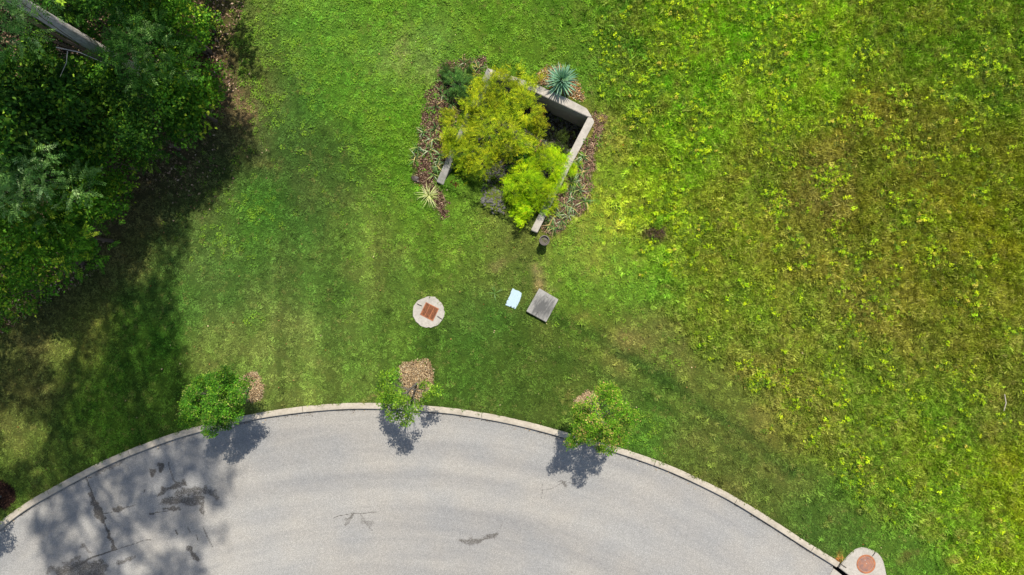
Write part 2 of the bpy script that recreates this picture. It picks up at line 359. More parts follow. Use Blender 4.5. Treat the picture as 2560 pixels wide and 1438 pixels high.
# ------------------------------------------------------------------ ground sheet
def axis(lo, hi, step, far):
    a = np.arange(lo, hi + step / 2, step); out = list(a); s = step; v = a[-1]
    while v < far: s *= 1.6; v += s; out.append(v)
    s = step; v = a[0]; pre = []
    while v > -far: s *= 1.6; v -= s; pre.append(v)
    return np.array(pre[::-1] + out)
gx = axis(-19.0, 19.0, .085, 900.); gy = axis(-11.2, 11.2, .085, 900.)
XX, YY = np.meshgrid(gx, gy); PX = XX * S + 1280; PY = 719 - YY * S
ZZ = ground_z(PX, PY); SD = kerb_sd(PX, PY)
far = (np.abs(XX) > 19.2) | (np.abs(YY) > 11.4)
ZZ = np.where(far & (SD < 0), 0.0, ZZ)
ZZ = np.where(SD > 9, -.32, ZZ)
INLET = [(2086, 1413), (2099, 1419), (2125, 1441), (2175, 1482), (2160, 1500), (2106, 1440), (2086, 1424)]
ZZ = np.where(inpoly(PX, PY, [(2080, 1408), (2105, 1412), (2200, 1490), (2170, 1510), (2080, 1430)]) & (SD > 5), -.9, ZZ)
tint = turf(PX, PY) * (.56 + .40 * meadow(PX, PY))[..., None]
bas = inpoly(PX, PY, BASIN) & (((PX - WA[0]) * bn[0] + (PY - WA[1]) * bn[1]) < 205 + 40 * (fbm(PX, PY, 20, 93) - .5))
tint = np.where(bas[..., None], lin((74, 70, 58)) * (.6 + .8 * fbm(PX, PY, 12, 91))[..., None], tint)
ny, nx = XX.shape
idx = np.arange(ny * nx).reshape(ny, nx)
F = np.stack([idx[:-1, :-1], idx[:-1, 1:], idx[1:, 1:], idx[1:, :-1]], -1).reshape(-1, 4)
V = np.stack([XX, YY, ZZ], -1).reshape(-1, 3)
o = link('ground', mesh('ground', V, F, M['ground'], tint.reshape(-1, 3), True)); tag(o, kind='structure')

# ------------------------------------------------------------------ road
rx = axis(-18.2, 18.2, .036, 60.); ry = axis(-10.4, -3.8, .036, 60.); ry = ry[ry < -3.7]
XX, YY = np.meshgrid(rx, ry); PX = XX * S + 1280; PY = 719 - YY * S
Z = np.full(XX.shape, -.105) + .012 * (fbm(XX, YY, 2.5, 15) - .5)
st = np.full(XX.shape, 0.0)
nz = fbm(PX, PY, 9, 17, 3); nzb = fbm(PX, PY, 26, 19, 3)
wxx = PX + 9 * (fbm(PX, PY, 14, 23) - .5) * 2; wyy = PY + 9 * (fbm(PX, PY, 14, 27) - .5) * 2
def crack(pts, w, a=.75):
    global st
    d = polydist(PX + 3 * (nz - .5), PY + 5 * (nzb - .5), pts); st = np.maximum(st, a * np.exp(-(d / w) ** 2))
def blot(pts, soft, a=.6):
    """dark patch: polyline with a breadth, ragged"""
    global st
    d = polydist(wxx, wyy, [p[:2] for p in pts]); st = np.maximum(st, a * sstep(soft * 1.25, soft * .35, d + soft * 1.1 * (nz - .5)))
crack([(208, 1192), (224, 1232), (240, 1268), (256, 1308), (268, 1345), (285, 1378)], 1.7, .9)
blot([(222, 1240), (234, 1265), (243, 1288), (254, 1305)], 10, .75); blot([(262, 1330), (276, 1362), (283, 1375)], 7, .7)
crack([(285, 1378), (250, 1388), (215, 1402), (180, 1422), (140, 1440)], 2.0, .9); crack([(285, 1378), (315, 1368), (345, 1358), (372, 1352)], 1.5, .7)
crack([(248, 1288), (272, 1284), (300, 1274), (335, 1265)], 1.4, .75); blot([(284, 1280), (300, 1273)], 8, .7)
crack([(370, 1290), (385, 1284), (410, 1280), (440, 1276)], 1.5, .75); blot([(372, 1285), (378, 1288)], 4, .6)
crack([(418, 1157), (420, 1172), (430, 1200), (440, 1215), (455, 1225)], 1.6, .8)
blot([(374, 1178), (376, 1188)], 8, .7); blot([(396, 1165), (400, 1178)], 9, .75)
blot([(405, 1228), (430, 1216), (455, 1212)], 10, .62); blot([(410, 1258), (440, 1255), (470, 1250), (495, 1250)], 17, .58); blot([(440, 1240), (470, 1232), (505, 1228), (525, 1240)], 13, .52)
blot([(388, 1240), (398, 1236)], 5, .6); blot([(500, 1262), (504, 1290)], 7, .55); blot([(525, 1243), (538, 1245)], 7, .5); blot([(440, 1275), (405, 1280)], 5, .6)
blot([(468, 1372), (480, 1395), (488, 1400)], 9, .6); crack([(504, 1320), (515, 1345), (528, 1370)], 1.6, .75); blot([(437, 1332), (440, 1336)], 5, .6); crack([(465, 1322), (472, 1335)], 2, .7)
crack([(487, 1340), (492, 1356)], 1.8, .6); blot([(150, 1430), (200, 1418), (245, 1420), (240, 1440), (180, 1445)], 22, .55); blot([(290, 1412), (305, 1405), (325, 1398)], 9, .5)
blot([(203, 1368), (218, 1382), (226, 1388)], 6, .5); blot([(190, 1395), (178, 1405), (120, 1432)], 9, .48); blot([(38, 1363), (42, 1372)], 5, .45)
blot([(235, 1185), (265, 1172), (300, 1160)], 6, .42); crack([(355, 1232), (358, 1226)], 2.5, .6)
crack([(830, 1298), (850, 1290), (885, 1287), (915, 1285), (945, 1283)], 1.5, .62); blot([(858, 1305), (872, 1296), (880, 1290)], 5, .5); crack([(900, 1288), (910, 1302), (918, 1318), (930, 1330)], 2, .55)
blot([(905, 1305), (925, 1312)], 8, .36); blot([(866, 1308), (862, 1316)], 6, .38)
blot([(1150, 1356), (1175, 1360), (1200, 1352), (1220, 1346), (1242, 1343)], 9, .5); crack([(1172, 1360), (1174, 1375)], 1.5, .5); crack([(1244, 1338), (1252, 1318), (1262, 1300)], 1.2, .5); crack([(1168, 1335), (1180, 1345)], 1.1, .4)
crack([(1355, 1212), (1357, 1228), (1352, 1250)], 1.2, .5); crack([(1357, 1228), (1380, 1225), (1395, 1216), (1412, 1206), (1440, 1212)], 1.4, .55); blot([(1405, 1208), (1416, 1214)], 5, .45)
crack([(1454, 1322), (1445, 1345), (1438, 1372), (1428, 1400), (1431, 1438)], 1.2, .45); crack([(1160, 1198), (1250, 1196)], 1, .2)
sdr = kerb_sd(PX, PY); st = np.maximum(st, .36 * np.exp(-((sdr - 17) / 4.) ** 2) * (nzb > .42) + .20 * np.exp(-((sdr - 22) / 10.) ** 2) * (nzb > .55))
ny, nx = XX.shape; idx = np.arange(ny * nx).reshape(ny, nx)
F = np.stack([idx[:-1, :-1], idx[:-1, 1:], idx[1:, 1:], idx[1:, :-1]], -1).reshape(-1, 4)
fc_x = PX.ravel()[F].mean(1); fc_y = PY.ravel()[F].mean(1)
keep = (kerb_sd(fc_x, fc_y) > 6) & ~inpoly(fc_x, fc_y, INLET)
F = F[keep]; used = np.unique(F); remap = np.zeros(ny * nx, int); remap[used] = np.arange(len(used))
V = np.stack([XX, YY, Z], -1).reshape(-1, 3)[used]
tag(link('road', mesh('road', V, remap[F], M['asphalt'], None, True, {'stain': st.ravel()[used]})), kind='structure')

# ------------------------------------------------------------------ kerb sections
kerb = empty('kerb', (*G(948, 1007), 0)); tag(kerb, 'pale concrete kerb curving between the mown lawn and the grey road', 'kerb')
arc = np.concatenate([[0], np.cumsum(np.hypot(np.diff(kx), np.diff(ky)))])
a756 = np.interp(756, kx, arc)
WKERB = 15.5; STEP = 225.5
k0 = int(np.floor((arc[0] - a756) / STEP)) + 1; k1 = int(np.ceil((np.interp(2100, kx, arc) - a756) / STEP))
kl = Vector(kerb.location)
for k in range(k0, k1):
    a0 = a756 + k * STEP + .6; a1 = min(a756 + (k + 1) * STEP - .6, np.interp(2099, kx, arc))
    if a1 - a0 < 20: continue
    n = 16; aa = np.linspace(a0, a1, n + 1); cx = np.interp(aa, arc, kx); cy = np.interp(aa, arc, ky)
    if cx[-1] < -250: continue
    sl = np.interp(cx, kx, kslope); nxn = -sl / np.sqrt(1 + sl * sl); nyn = 1 / np.sqrt(1 + sl * sl)
    jit = np.random.default_rng(400 + k).normal(0, .35, n + 1)
    prof = [(0, -.3), (0, .008), (1.0, .02), (WKERB * .55, .024), (WKERB - 1.5, .016), (WKERB - .4, .004), (WKERB, -.02), (WKERB + .6, -.3)]
    V = []
    for i in range(n + 1):
        for q, (w, z) in enumerate(prof):
            g = G(cx[i] + nxn[i] * (w + (jit[i] if q in (1, 2) else 0)), cy[i] + nyn[i] * (w + (jit[i] if q in (1, 2) else 0))); V.append((g[0] - kl.x, g[1] - kl.y, z))
    m_ = len(prof); F = [(i * m_ + q, i * m_ + q + 1, (i + 1) * m_ + q + 1, (i + 1) * m_ + q) for i in range(n) for q in range(m_ - 1)]
    me = bpy.data.meshes.new('kerb_section'); me.from_pydata(V, [], F + [tuple(range(m_))[::-1], tuple(n * m_ + q for q in range(m_))]); me.materials.append(M['kerb']); me.update()
    link('kerb_section', me, kerb)

# ------------------------------------------------------------------ solid helpers
def prism(name, poly, z0, z1, mat, parent=None, bev=.012, loc=(0, 0, 0), segs=2):
    """poly: list of (x,y) world; object origin at loc"""
    bm = bmesh.new(); vs = [bm.verts.new((x - loc[0], y - loc[1], z0 - loc[2])) for x, y in poly]
    f = bm.faces.new(vs); bmesh.ops.recalc_face_normals(bm, faces=[f])
    if f.normal.z > 0: f.normal_flip()
    r = bmesh.ops.extrude_face_region(bm, geom=[f]); up = [g for g in r['geom'] if isinstance(g, bmesh.types.BMVert)]
    zt = z1 if np.ndim(z1) else [z1] * len(up)
    for v in up:
        v.co.z = (z1 if not callable(z1) else z1(v.co.x + loc[0], v.co.y + loc[1])) - loc[2]
    bmesh.ops.recalc_face_normals(bm, faces=bm.faces[:])
    if bev:
        eds = [e for e in bm.edges if all(v in up for v in e.verts) or (abs(e.verts[0].co.z - e.verts[1].co.z) > .02 and len(poly) < 12)]
        bmesh.ops.bevel(bm, geom=eds, offset=bev, segments=segs, affect='EDGES', clamp_overlap=True)
    me = bpy.data.meshes.new(name); bm.to_mesh(me); bm.free(); me.materials.append(mat)
    return link(name, me, parent)
def GP(lst, z=0.0): return [tuple(at(x, y, z)[:2]) for x, y in lst]
def tube(V, F, path, radii, seg=7):
    path = np.asarray(path, float); n = len(path); base = len(V)
    for i in range(n):
        d = unit(path[min(i + 1, n - 1)] - path[max(i - 1, 0)]); r = np.array([0, 0, 1.]) if abs(d[2]) < .9 else np.array([1., 0, 0])
        a = unit(np.cross(d, r)); b = np.cross(d, a)
        for k in range(seg):
            t = 2 * math.pi * k / seg; V.append(tuple(path[i] + radii[i] * (math.cos(t) * a + math.sin(t) * b)))
    for i in range(n - 1):
        for k in range(seg):
            F.append((base + i * seg + k, base + i * seg + (k + 1) % seg, base + (i + 1) * seg + (k + 1) % seg, base + (i + 1) * seg + k))
def tube_obj(name, paths, mat, parent=None, seg=7, loc=None):
    V, F = [], []
    for p, r in paths: tube(V, F, p, r, seg)
    return link(name, mesh(name, np.array(V), np.array(F), mat, None, True), parent, loc)

# ------------------------------------------------------------------ retaining wall round the sunken basin
zt = .30
wall = empty('retaining_wall', (*at(1350, 240, 0)[:2], 0)); tag(wall, 'U-shaped pale concrete retaining wall round the sunken planted basin', 'wall')
wl = tuple(wall.location)
prism('back_wall', GP([(1218, 170), (1330, 206), (1413, 243), (1467, 271), (1481, 294), (1469.6, 292), (1341, 232), (1232, 192)], zt), -2.0, zt, M['wallc'], wall, .015, wl)
prism('wing_wall', GP([(1481.5, 294.6), (1486, 305), (1431.5, 407), (1343.4, 582), (1327.2, 575.2), (1414.6, 400), (1470, 292.8)], zt), -2.0, zt, M['wallc'], wall, .015, wl)
w2 = prism('wing_wall', GP([(1217.6, 171), (1231.6, 192.5), (1127, 413), (1108, 462.7), (1091, 453.8), (1110, 410.6)], zt), -2.0, zt, M['darkc'], wall, .015, wl)

# ------------------------------------------------------------------ curb inlet with round manhole, lower right
inlet = empty('curb_inlet', (*at(2160, 1405, 0)[:2], 0)); tag(inlet, 'rounded concrete storm inlet top with a rusty round manhole at the kerb end', 'storm drain')
il = tuple(inlet.location)
ap = [(2103, 1408), (2114, 1394.7), (2126, 1381.4), (2138, 1372.5), (2152, 1367.5), (2169.4, 1370.5), (2180, 1374), (2189, 1379), (2197, 1386), (2202.5, 1393.5), (2207, 1403), (2211, 1418), (2215, 1438), (2218, 1470), (2210, 1500), (2190, 1500), (2122, 1438.5), (2097.5, 1419.5)]
prism('apron', GP(ap), -.16, .045, M['concrete'], inlet, .018, il)
prism('gutter_slab', GP([(2087, 1424), (2079, 1438), (2072, 1470), (2090, 1510), (2150, 1510), (2108, 1440.5)]), -.3, -.085, M['concrete'], inlet, .006, il)
prism('throat_floor', GP([(2080, 1405), (2110, 1405), (2230, 1500), (2200, 1520), (2130, 1500), (2080, 1430)]), -.9, -.75, M['dark'], inlet, 0, il)  # floor coloured near-black for the darkness inside the opening
def disc(name, r0, r1, z0, z1, mat, parent, loc, seg=40, bev=.006):
    """ring (r0>0) or disc, standing z0..z1 above its loc"""
    V, F = [], []
    prof = [(r0, z0), (r1, z0), (r1, z1 - bev), (r1 - bev, z1), (r0 + (bev if r0 > 0 else 0), z1)] + ([(r0, z1 - bev)] if r0 > 0 else [])
    m_ = len(prof)
    for k in range(seg):
        t = 2 * math.pi * k / seg
        for r, z in prof: V.append((r * math.cos(t), r * math.sin(t), z))
    for k in range(seg):
        k2 = (k + 1) % seg
        for q in range(m_): F.append((k * m_ + q, k2 * m_ + q, k2 * m_ + (q + 1) % m_, k * m_ + (q + 1) % m_))
    return link(name, mesh(name, np.array(V), np.array(F), mat, None, False), parent, loc)
mc = at(2165.2, 1410.6, .05) - np.array(il)
mc[2] = .045
fr = disc('manhole_frame', .255, .322, .0, .012, M['rust'], inlet, mc)
cv = disc('manhole_cover', .0, .247, -.004, .008, M['rust2'], inlet, mc)
disc('cover_ring', .205, .213, .0065, .0125, M['rust'], cv, (0, 0, 0))
for dx, dy in ((-.03, .135), (.012, .02)): disc('pick_hole', 0, .014, .007, .0105, M['logend'], cv, (dx, dy, 0), 12, .002)
def loop(parent, px, py, ang, z, loc0):
    c = at(px, py, z) - np.array(loc0); V, F = [], []
    u = np.array([math.cos(R(ang)), math.sin(R(ang)), 0])
    prism_loc = [c + u * t + np.array([0, 0, h]) for t, h in ((-.095, -.01), (-.085, .014), (-.03, .026), (.03, .026), (.085, .014), (.095, -.01))]
    return tube_obj('lifting_loop', [(prism_loc, [.012] * 6)], M['loop'], parent, 6)
loop(inlet, 2110, 1415.5, -35, .045, (il[0], il[1], 0)); loop(inlet, 2184.5, 1384.5, 55, .045, (il[0], il[1], 0))

# ------------------------------------------------------------------ round manhole top with square grate
g0 = atg(1072, 780); gz = g0.z
man = empty('grated_manhole', g0); tag(man, 'round pale concrete drain top with a rusty square grate, set in the lawn', 'drain')
rngm = np.random.default_rng(3); poly = []
for k in range(48):
    t = 2 * math.pi * k / 48; r = .53 + .008 * rngm.normal(); r -= .035 * math.exp(-((t - 2.0) / .25) ** 2)
    poly.append((g0.x + r * math.cos(t), g0.y + r * math.sin(t)))
hq = [(1065.3, 755.3), (1098, 772), (1081.3, 803.3), (1050, 787)]
h4 = np.array([at(x, y, gz + .05)[:2] for x, y in hq]); hc = h4.mean(0); ux = unit(h4[1] - h4[0]); uy = unit(h4[3] - h4[0]); LX = np.linalg.norm(h4[1] - h4[0]); LY = np.linalg.norm(h4[3] - h4[0])
# concrete ring: polygon with square hole
bm = bmesh.new(); out_t = [bm.verts.new((x - g0.x, y - g0.y, .05)) for x, y in poly]; out_b = [bm.verts.new((x - g0.x, y - g0.y, -.1)) for x, y in poly]
inn = []
for k in range(48):
    t = 2 * math.pi * k / 48; d = np.array([math.cos(t), math.sin(t)]); a = abs(d @ ux) / (LX / 2 - .004); b = abs(d @ uy) / (LY / 2 - .004); s = 1 / max(a, b); inn.append(hc + d * s)
in_t = [bm.verts.new((p[0] - g0.x, p[1] - g0.y, .05)) for p in inn]; in_b = [bm.verts.new((p[0] - g0.x, p[1] - g0.y, -.25)) for p in inn]
for k in range(48):
    q = (k + 1) % 48
    bm.faces.new((out_t[k], out_t[q], in_t[q], in_t[k])); bm.faces.new((out_b[k], out_b[q], out_t[q], out_t[k])); bm.faces.new((in_t[k], in_t[q], in_b[q], in_b[k]))
bm.faces.new(in_b)
me = bpy.data.meshes.new('concrete_top'); bm.to_mesh(me); bm.free(); me.materials.append(M['concrete']); me.materials.append(M['dark']); me.polygons[-1].material_index = 1  # pit bottom coloured near-black in place of shade under the grate
link('concrete_top', me, man)
def obox(name, c, sx, sy, z0, z1, mat, parent, ax, ay, bev=.003):
    pts = [c + ax * sx / 2 * a + ay * sy / 2 * b for a, b in ((-1, -1), (1, -1), (1, 1), (-1, 1))]
    return prism(name, [(p[0], p[1]) for p in pts], z0, z1, mat, parent, bev, (g0.x, g0.y, 0), 1)
grate = link('grate', bpy.data.meshes.new('grate'), man, (0, 0, 0))
zb = .052
fw = .028
for s in (-1, 1):
    obox('frame_rail', hc - np.array([0, 0]) + uy * s * (LY / 2 - fw / 2), LX, fw, zb - .05, zb + .006, M['rust'], grate, ux, uy)
    obox('frame_rail', hc + ux * s * (LX / 2 - fw / 2), fw, LY - 2 * fw - .002, zb - .05, zb + .006, M['rust'], grate, ux, uy)
for s in (-1 / 6, 1 / 6):
    obox('rib', hc + ux * s * LX, .018, LY - 2 * fw - .004, zb - .04, zb + .003, M['rust'], grate, ux, uy)
NB = 13
ibar = None
for k in range(NB):
    c = hc + uy * ((k + .5) / NB - .5) * (LY - 2 * fw)
    ibar = obox('bar', c, LX - 2 * fw - .004, .0135, zb - .04, zb - .001, M['rust'], grate, ux, uy, 0)
loop(man, 1048.3, 762, -25, .05, (g0.x, g0.y, 0)); loop(man, 1099.5, 794.5, -33, .05, (g0.x, g0.y, 0))

# ------------------------------------------------------------------ pale blue utility lid and grey slab
b0 = atg(1284, 746); lid = empty('utility_box_lid', b0); tag(lid, 'pale blue-white plastic utility box lid with bolt holes beside the grey slab', 'utility lid')
edge = [(1282, 720.5), (1288, 725), (1297, 727.5), (1304, 733), (1303, 741), (1301.5, 745), (1299, 753), (1294.5, 762), (1288, 772.8), (1276, 767.5), (1263.5, 763), (1268, 751), (1273.5, 741), (1276.5, 735), (1277.5, 729)]
prism('lid_panel', GP(edge, b0.z + .04), b0.z - .05, b0.z + .04, M['bluelid'], lid, .008, tuple(b0))
for px, py, w in ((1270.3, 749, .016), (1266.5, 758, .016), (1285, 769.3, .02), (1277.5, 766.5, .02)):
    p = at(px, py, b0.z + .04) - np.array(b0); disc('bolt_hole', 0, w, .037, .0425, M['dark'], lid, (p[0], p[1], 0), 12, .001)  # flat black discs, the shade of the holes put into their colour
pt = at(1278.5, 766.8, 0.04) - np.array(b0)
s0 = atg(1356, 764); slab = empty('concrete_slab', s0); tag(slab, 'raised grey rectangular concrete slab with a dark stain, right of the blue lid', 'concrete slab')
q = [(1348.4, 720.8), (1396.4, 748.8), (1365.3, 805.6), (1315.8, 778.6)]
pts = np.array([at(x, y, s0.z + .16) for x, y in q]); cc = pts.mean(0); axx = unit(pts[1] - pts[0]); ang = math.atan2(axx[1], axx[0])
rot = np.array([[math.cos(-ang), -math.sin(-ang)], [math.sin(-ang), math.cos(-ang)]])
lp = [tuple(rot @ (p[:2] - cc[:2])) for p in pts]
so_ = prism('slab_block', lp, -.1, .16, M['slab'], slab, .012); so_.location = (cc[0] - s0.x, cc[1] - s0.y, 0); so_.rotation_euler = (0, 0, ang)
for t in ((.0, .3), (-.02, -.3)):
    tube_obj('lifting_loop', [([(t[0] - .05, t[1], .158), (t[0] - .02, t[1] + .012, .166), (t[0] + .02, t[1] + .012, .166), (t[0] + .05, t[1], .158)], [.007] * 4)], M['stone'], so_, 6)

# ------------------------------------------------------------------ pot
p0 = atg(1359, 604); pot = empty('plant_pot', p0); tag(pot, 'round grey-brown pot of soil standing on the lawn below the right wall end', 'plant pot')
V, F = [], []; prof = [(.12, 0), (.155, .5), (.17, .5), (.17, .56), (.15, .565), (.138, .56), (.134, .47)]
for k in range(32):
    t = 2 * math.pi * k / 32
    for r, z in prof: V.append((r * math.cos(t), r * math.sin(t), z))
m_ = len(prof)
for k in range(32):
    for j in range(m_ - 1): F.append((k * m_ + j, ((k + 1) % 32) * m_ + j, ((k + 1) % 32) * m_ + j + 1, k * m_ + j + 1))
link('pot_body', mesh('pot_body', np.array(V), np.array(F), M['pot'], None, True), pot)
disc('soil', 0, .133, .40, .49, M['potsoil'], pot, (0, 0, 0), 24, .01)

# ------------------------------------------------------------------ leaves
def leaf_arrays(C, Dr, N, L, W, fold=.22, droop=.0):
    n = len(C); Dr = unit(Dr); S_ = unit(np.cross(Dr, N)); N = np.cross(S_, Dr)
    L = np.broadcast_to(L, (n,))[:, None]; W = np.broadcast_to(W, (n,))[:, None]
    up = N * W * fold
    V = np.empty((n, 4, 3)); V[:, 0] = C; V[:, 1] = C + Dr * L * .45 + S_ * W / 2 + up; V[:, 2] = C + Dr * L - np.array([0, 0, 1]) * L * droop; V[:, 3] = C + Dr * L * .45 - S_ * W / 2 + up
    F = np.arange(n * 4).reshape(n, 4); return V.reshape(-1, 3), F
def rand_dir(r, n):
    v = r.normal(size=(n, 3)); return unit(v)
def tints(r, n, cols, k=1.0, var=.18, size=None):
    """cols: list of (sRGB colour, weight)"""
    w = np.array([c[1] for c in cols], float); w /= w.sum(); c = np.array([lin(c[0]) for c in cols]) * k
    i = r.choice(len(cols), n, p=w); t = c[i] * (1 + var * r.normal(size=(n, 1))).clip(.4, 1.8)
    return t
def blob_leaves(r, blobs, n, L, W, cols, k=1.0, up=.55, shell=.5, clump=0):
    """leaves on and in a set of blobs (x,y,z,rx,rz). Colour is shared by small clumps of leaves"""
    blobs = np.asarray(blobs, float); wt = blobs[:, 3] ** 2; wt /= wt.sum()
    nc = max(1, n // max(1, clump)) if clump else n
    bi = r.choice(len(blobs), nc, p=wt); b = blobs[bi]
    d = rand_dir(r, nc); d[:, 2] = np.where(d[:, 2] < -.35, -d[:, 2], d[:, 2]); d = unit(d)
    rad = shell + (1 - shell) * r.random(nc) ** .6; rad *= 1 + .22 * (r.random(nc) ** 3)
    C = b[:, :3] + d * rad[:, None] * np.stack([b[:, 3], b[:, 3], b[:, 4]], 1)
    T = tints(r, nc, cols, k) * np.clip(1 + .22 * r.normal(size=len(blobs)), .6, 1.5)[bi][:, None]
    if clump:
        m_ = n // nc; C = np.repeat(C, m_, 0) + r.normal(size=(nc * m_, 3)) * L * .75; d = np.repeat(d, m_, 0); T = np.repeat(T, m_, 0) * (1 + .12 * r.normal(size=(nc * m_, 1)))
    m_ = len(C)
    N = unit(d * .5 + np.array([0, 0, up]) + .55 * r.normal(size=(m_, 3)))
    Dr = unit(np.cross(N, rand_dir(r, m_)) + d * .35)
    l_ = L * r.uniform(.65, 1.25, m_); V, F = leaf_arrays(C, Dr, N, l_, W / L * l_)
    return V, F, np.repeat(T, 4, 0)
def spray_leaves(r, C, Dr, N, slen, nl, L, W, T, ang=50, droop=.35):
    """feathery sprays: each base point C grows a stem along Dr carrying nl paired leaflets"""
    n = len(C); Dr = unit(Dr); Sd = unit(np.cross(Dr, N)); Nn = np.cross(Sd, Dr)
    s = np.linspace(.08, 1, nl)[None, :, None]; sl = np.broadcast_to(slen, (n,))[:, None, None]
    P = C[:, None, :] + Dr[:, None, :] * s * sl - np.array([0, 0, 1.]) * (s ** 2) * sl * droop
    side = np.where(np.arange(nl) % 2 == 0, 1., -1.)[None, :, None]
    a = R(ang) * np.linspace(1.1, .35, nl)[None, :, None]
    LD = Dr[:, None, :] * np.cos(a) + Sd[:, None, :] * np.sin(a) * side - np.array([0, 0, .25])
    NN = np.repeat(Nn[:, None, :], nl, 1) + .35 * r.normal(size=(n, nl, 3))
    ll = L * r.uniform(.7, 1.2, (n * nl))
    V, F = leaf_arrays(P.reshape(-1, 3), LD.reshape(-1, 3), NN.reshape(-1, 3), ll, W * ll / L)
    TT = np.repeat(T, nl, 0) * (1 + .10 * r.normal(size=(n * nl, 1)))
    return V, F, np.repeat(TT, 4, 0)
def merge(parts):
    Vs, Fs, Ts, b = [], [], [], 0
    for V, F, T in parts: Vs.append(V); Fs.append(F + b); Ts.append(T); b += len(V)
    return np.concatenate(Vs), np.concatenate(Fs), np.concatenate(Ts).clip(0.002, 1)

# ------------------------------------------------------------------ young street trees
def young_tree(px, py, seed, label, blobs, n, cols, sparse=False, L=.075, height=3.2, k_=.95):
    """blobs: dx, dy, z, r, rz in metres about the trunk"""
    r = np.random.default_rng(seed); b0 = atg(px, py)
    t = empty('young_tree', b0); tag(t, label, 'young tree', 'young street trees beside the kerb')
    paths = []
    top = height * .8; tp = [(0, 0, -.05), (.01, .01, .8), (0, .03, 1.6), (.02, 0, top)]
    paths.append((tp, [.045, .038, .03, .012]))
    for b in blobs:
        z0 = min(top, max(.8, b[2] - .7)); c = np.array(b[:3]); s = np.array([0, 0, z0]); mid = s * .5 + c * .5 + np.array([0, 0, -.08]) + r.normal(size=3) * .05
        paths.append(([s, mid, c], [.012, .008, .004]))
        for _ in range(3):
            e = c + rand_dir(r, 1)[0] * b[3] * .9; e[2] = max(e[2], c[2] - .1); paths.append(([mid, (mid + e) / 2 + r.normal(size=3) * .04, e], [.008, .006, .003]))
    tube_obj('trunk', paths, M['twig'], t, 6)
    V, F, T = blob_leaves(r, blobs, n, L, L * .6, cols, k_, clump=6, shell=.62, up=.8)
    o = link('crown', mesh('crown', V, F, M['leaf'], T.clip(.002, 1)), t)
    return t
GREEN = [((92, 145, 34), 5), ((70, 120, 32), 4), ((130, 168, 45), 2), ((165, 175, 90), .6)]
def ring_blobs(r, R0, zc, rz, n, br, ox=0.0):
    """separate leafy bunches over an egg-shaped crown, with a thinner core between them"""
    out = [(ox, 0, zc - .1, R0 * .38, rz * .5)]
    for k in range(n):
        w = 1 - 1.55 * (k + .5) / n; a = k * 2.39996 + r.normal() * .25; q = math.sqrt(1 - w * w); m_ = r.uniform(.62, 1.25)
        out.append((q * R0 * m_ * math.cos(a) + ox, q * R0 * m_ * math.sin(a), zc + rz * w * m_, br * r.uniform(.7, 1.3), br * r.uniform(.6, .9)))
    return out
r1 = np.random.default_rng(11)
young_tree(623, 974, 101, 'dense dark-green young tree beside the small mulch ring, leftmost along the kerb', [(b[0], b[1] + .10, *b[2:]) for b in ring_blobs(r1, .84, 2.35, .95, 25, .24, -.06)], 20000, GREEN, L=.052)
YG = [((120, 155, 35), 5), ((95, 140, 35), 3), ((150, 180, 60), 2), ((80, 120, 40), 2)]
young_tree(1042, 958, 102, 'sparse see-through young tree over the kerb beside the large mulch ring', [(-.78, .1, 2.1, .2, .14), (-.62, .45, 2.3, .22, .15), (-.32, .62, 2.5, .17, .14), (-.72, -.3, 2.0, .2, .14), (-.42, -.62, 2.2, .2, .15), (.02, -.72, 2.5, .2, .16), (.28, -.45, 2.2, .15, .12), (.62, -.12, 2.0, .17, .1), (.88, .08, 2.1, .17, .1), (.5, .22, 1.9, .12, .1), (-.2, -.1, 2.8, .2, .18), (.05, .05, 3.4, .17, .2), (-.35, .2, 3.1, .17, .16), (.15, -.35, 3.0, .15, .14), (.0, .0, 3.9, .12, .16), (-.5, -.05, 2.6, .17, .12)], 4300, YG, height=4, L=.058)
VG = [((125, 160, 38), 4), ((98, 150, 30), 5), ((165, 172, 70), 2.2), ((200, 165, 105), .7), ((75, 115, 35), 1.5)]
young_tree(1477, 1012, 103, 'olive young tree with yellowing leaf tips, rightmost along the kerb', [(b[0] - .02, b[1] - .10 + .2 * b[0], *b[2:]) for b in ring_blobs(np.random.default_rng(5), .82, 2.3, .95, 23, .23)], 16500, VG, L=.05, k_=1.05)
young_tree(4, 1240, 104, 'young tree in the dark mulch ring at the left edge of the photo', ring_blobs(np.random.default_rng(8), .58, 2.2, .7, 12, .25), 6000, GREEN, L=.055)

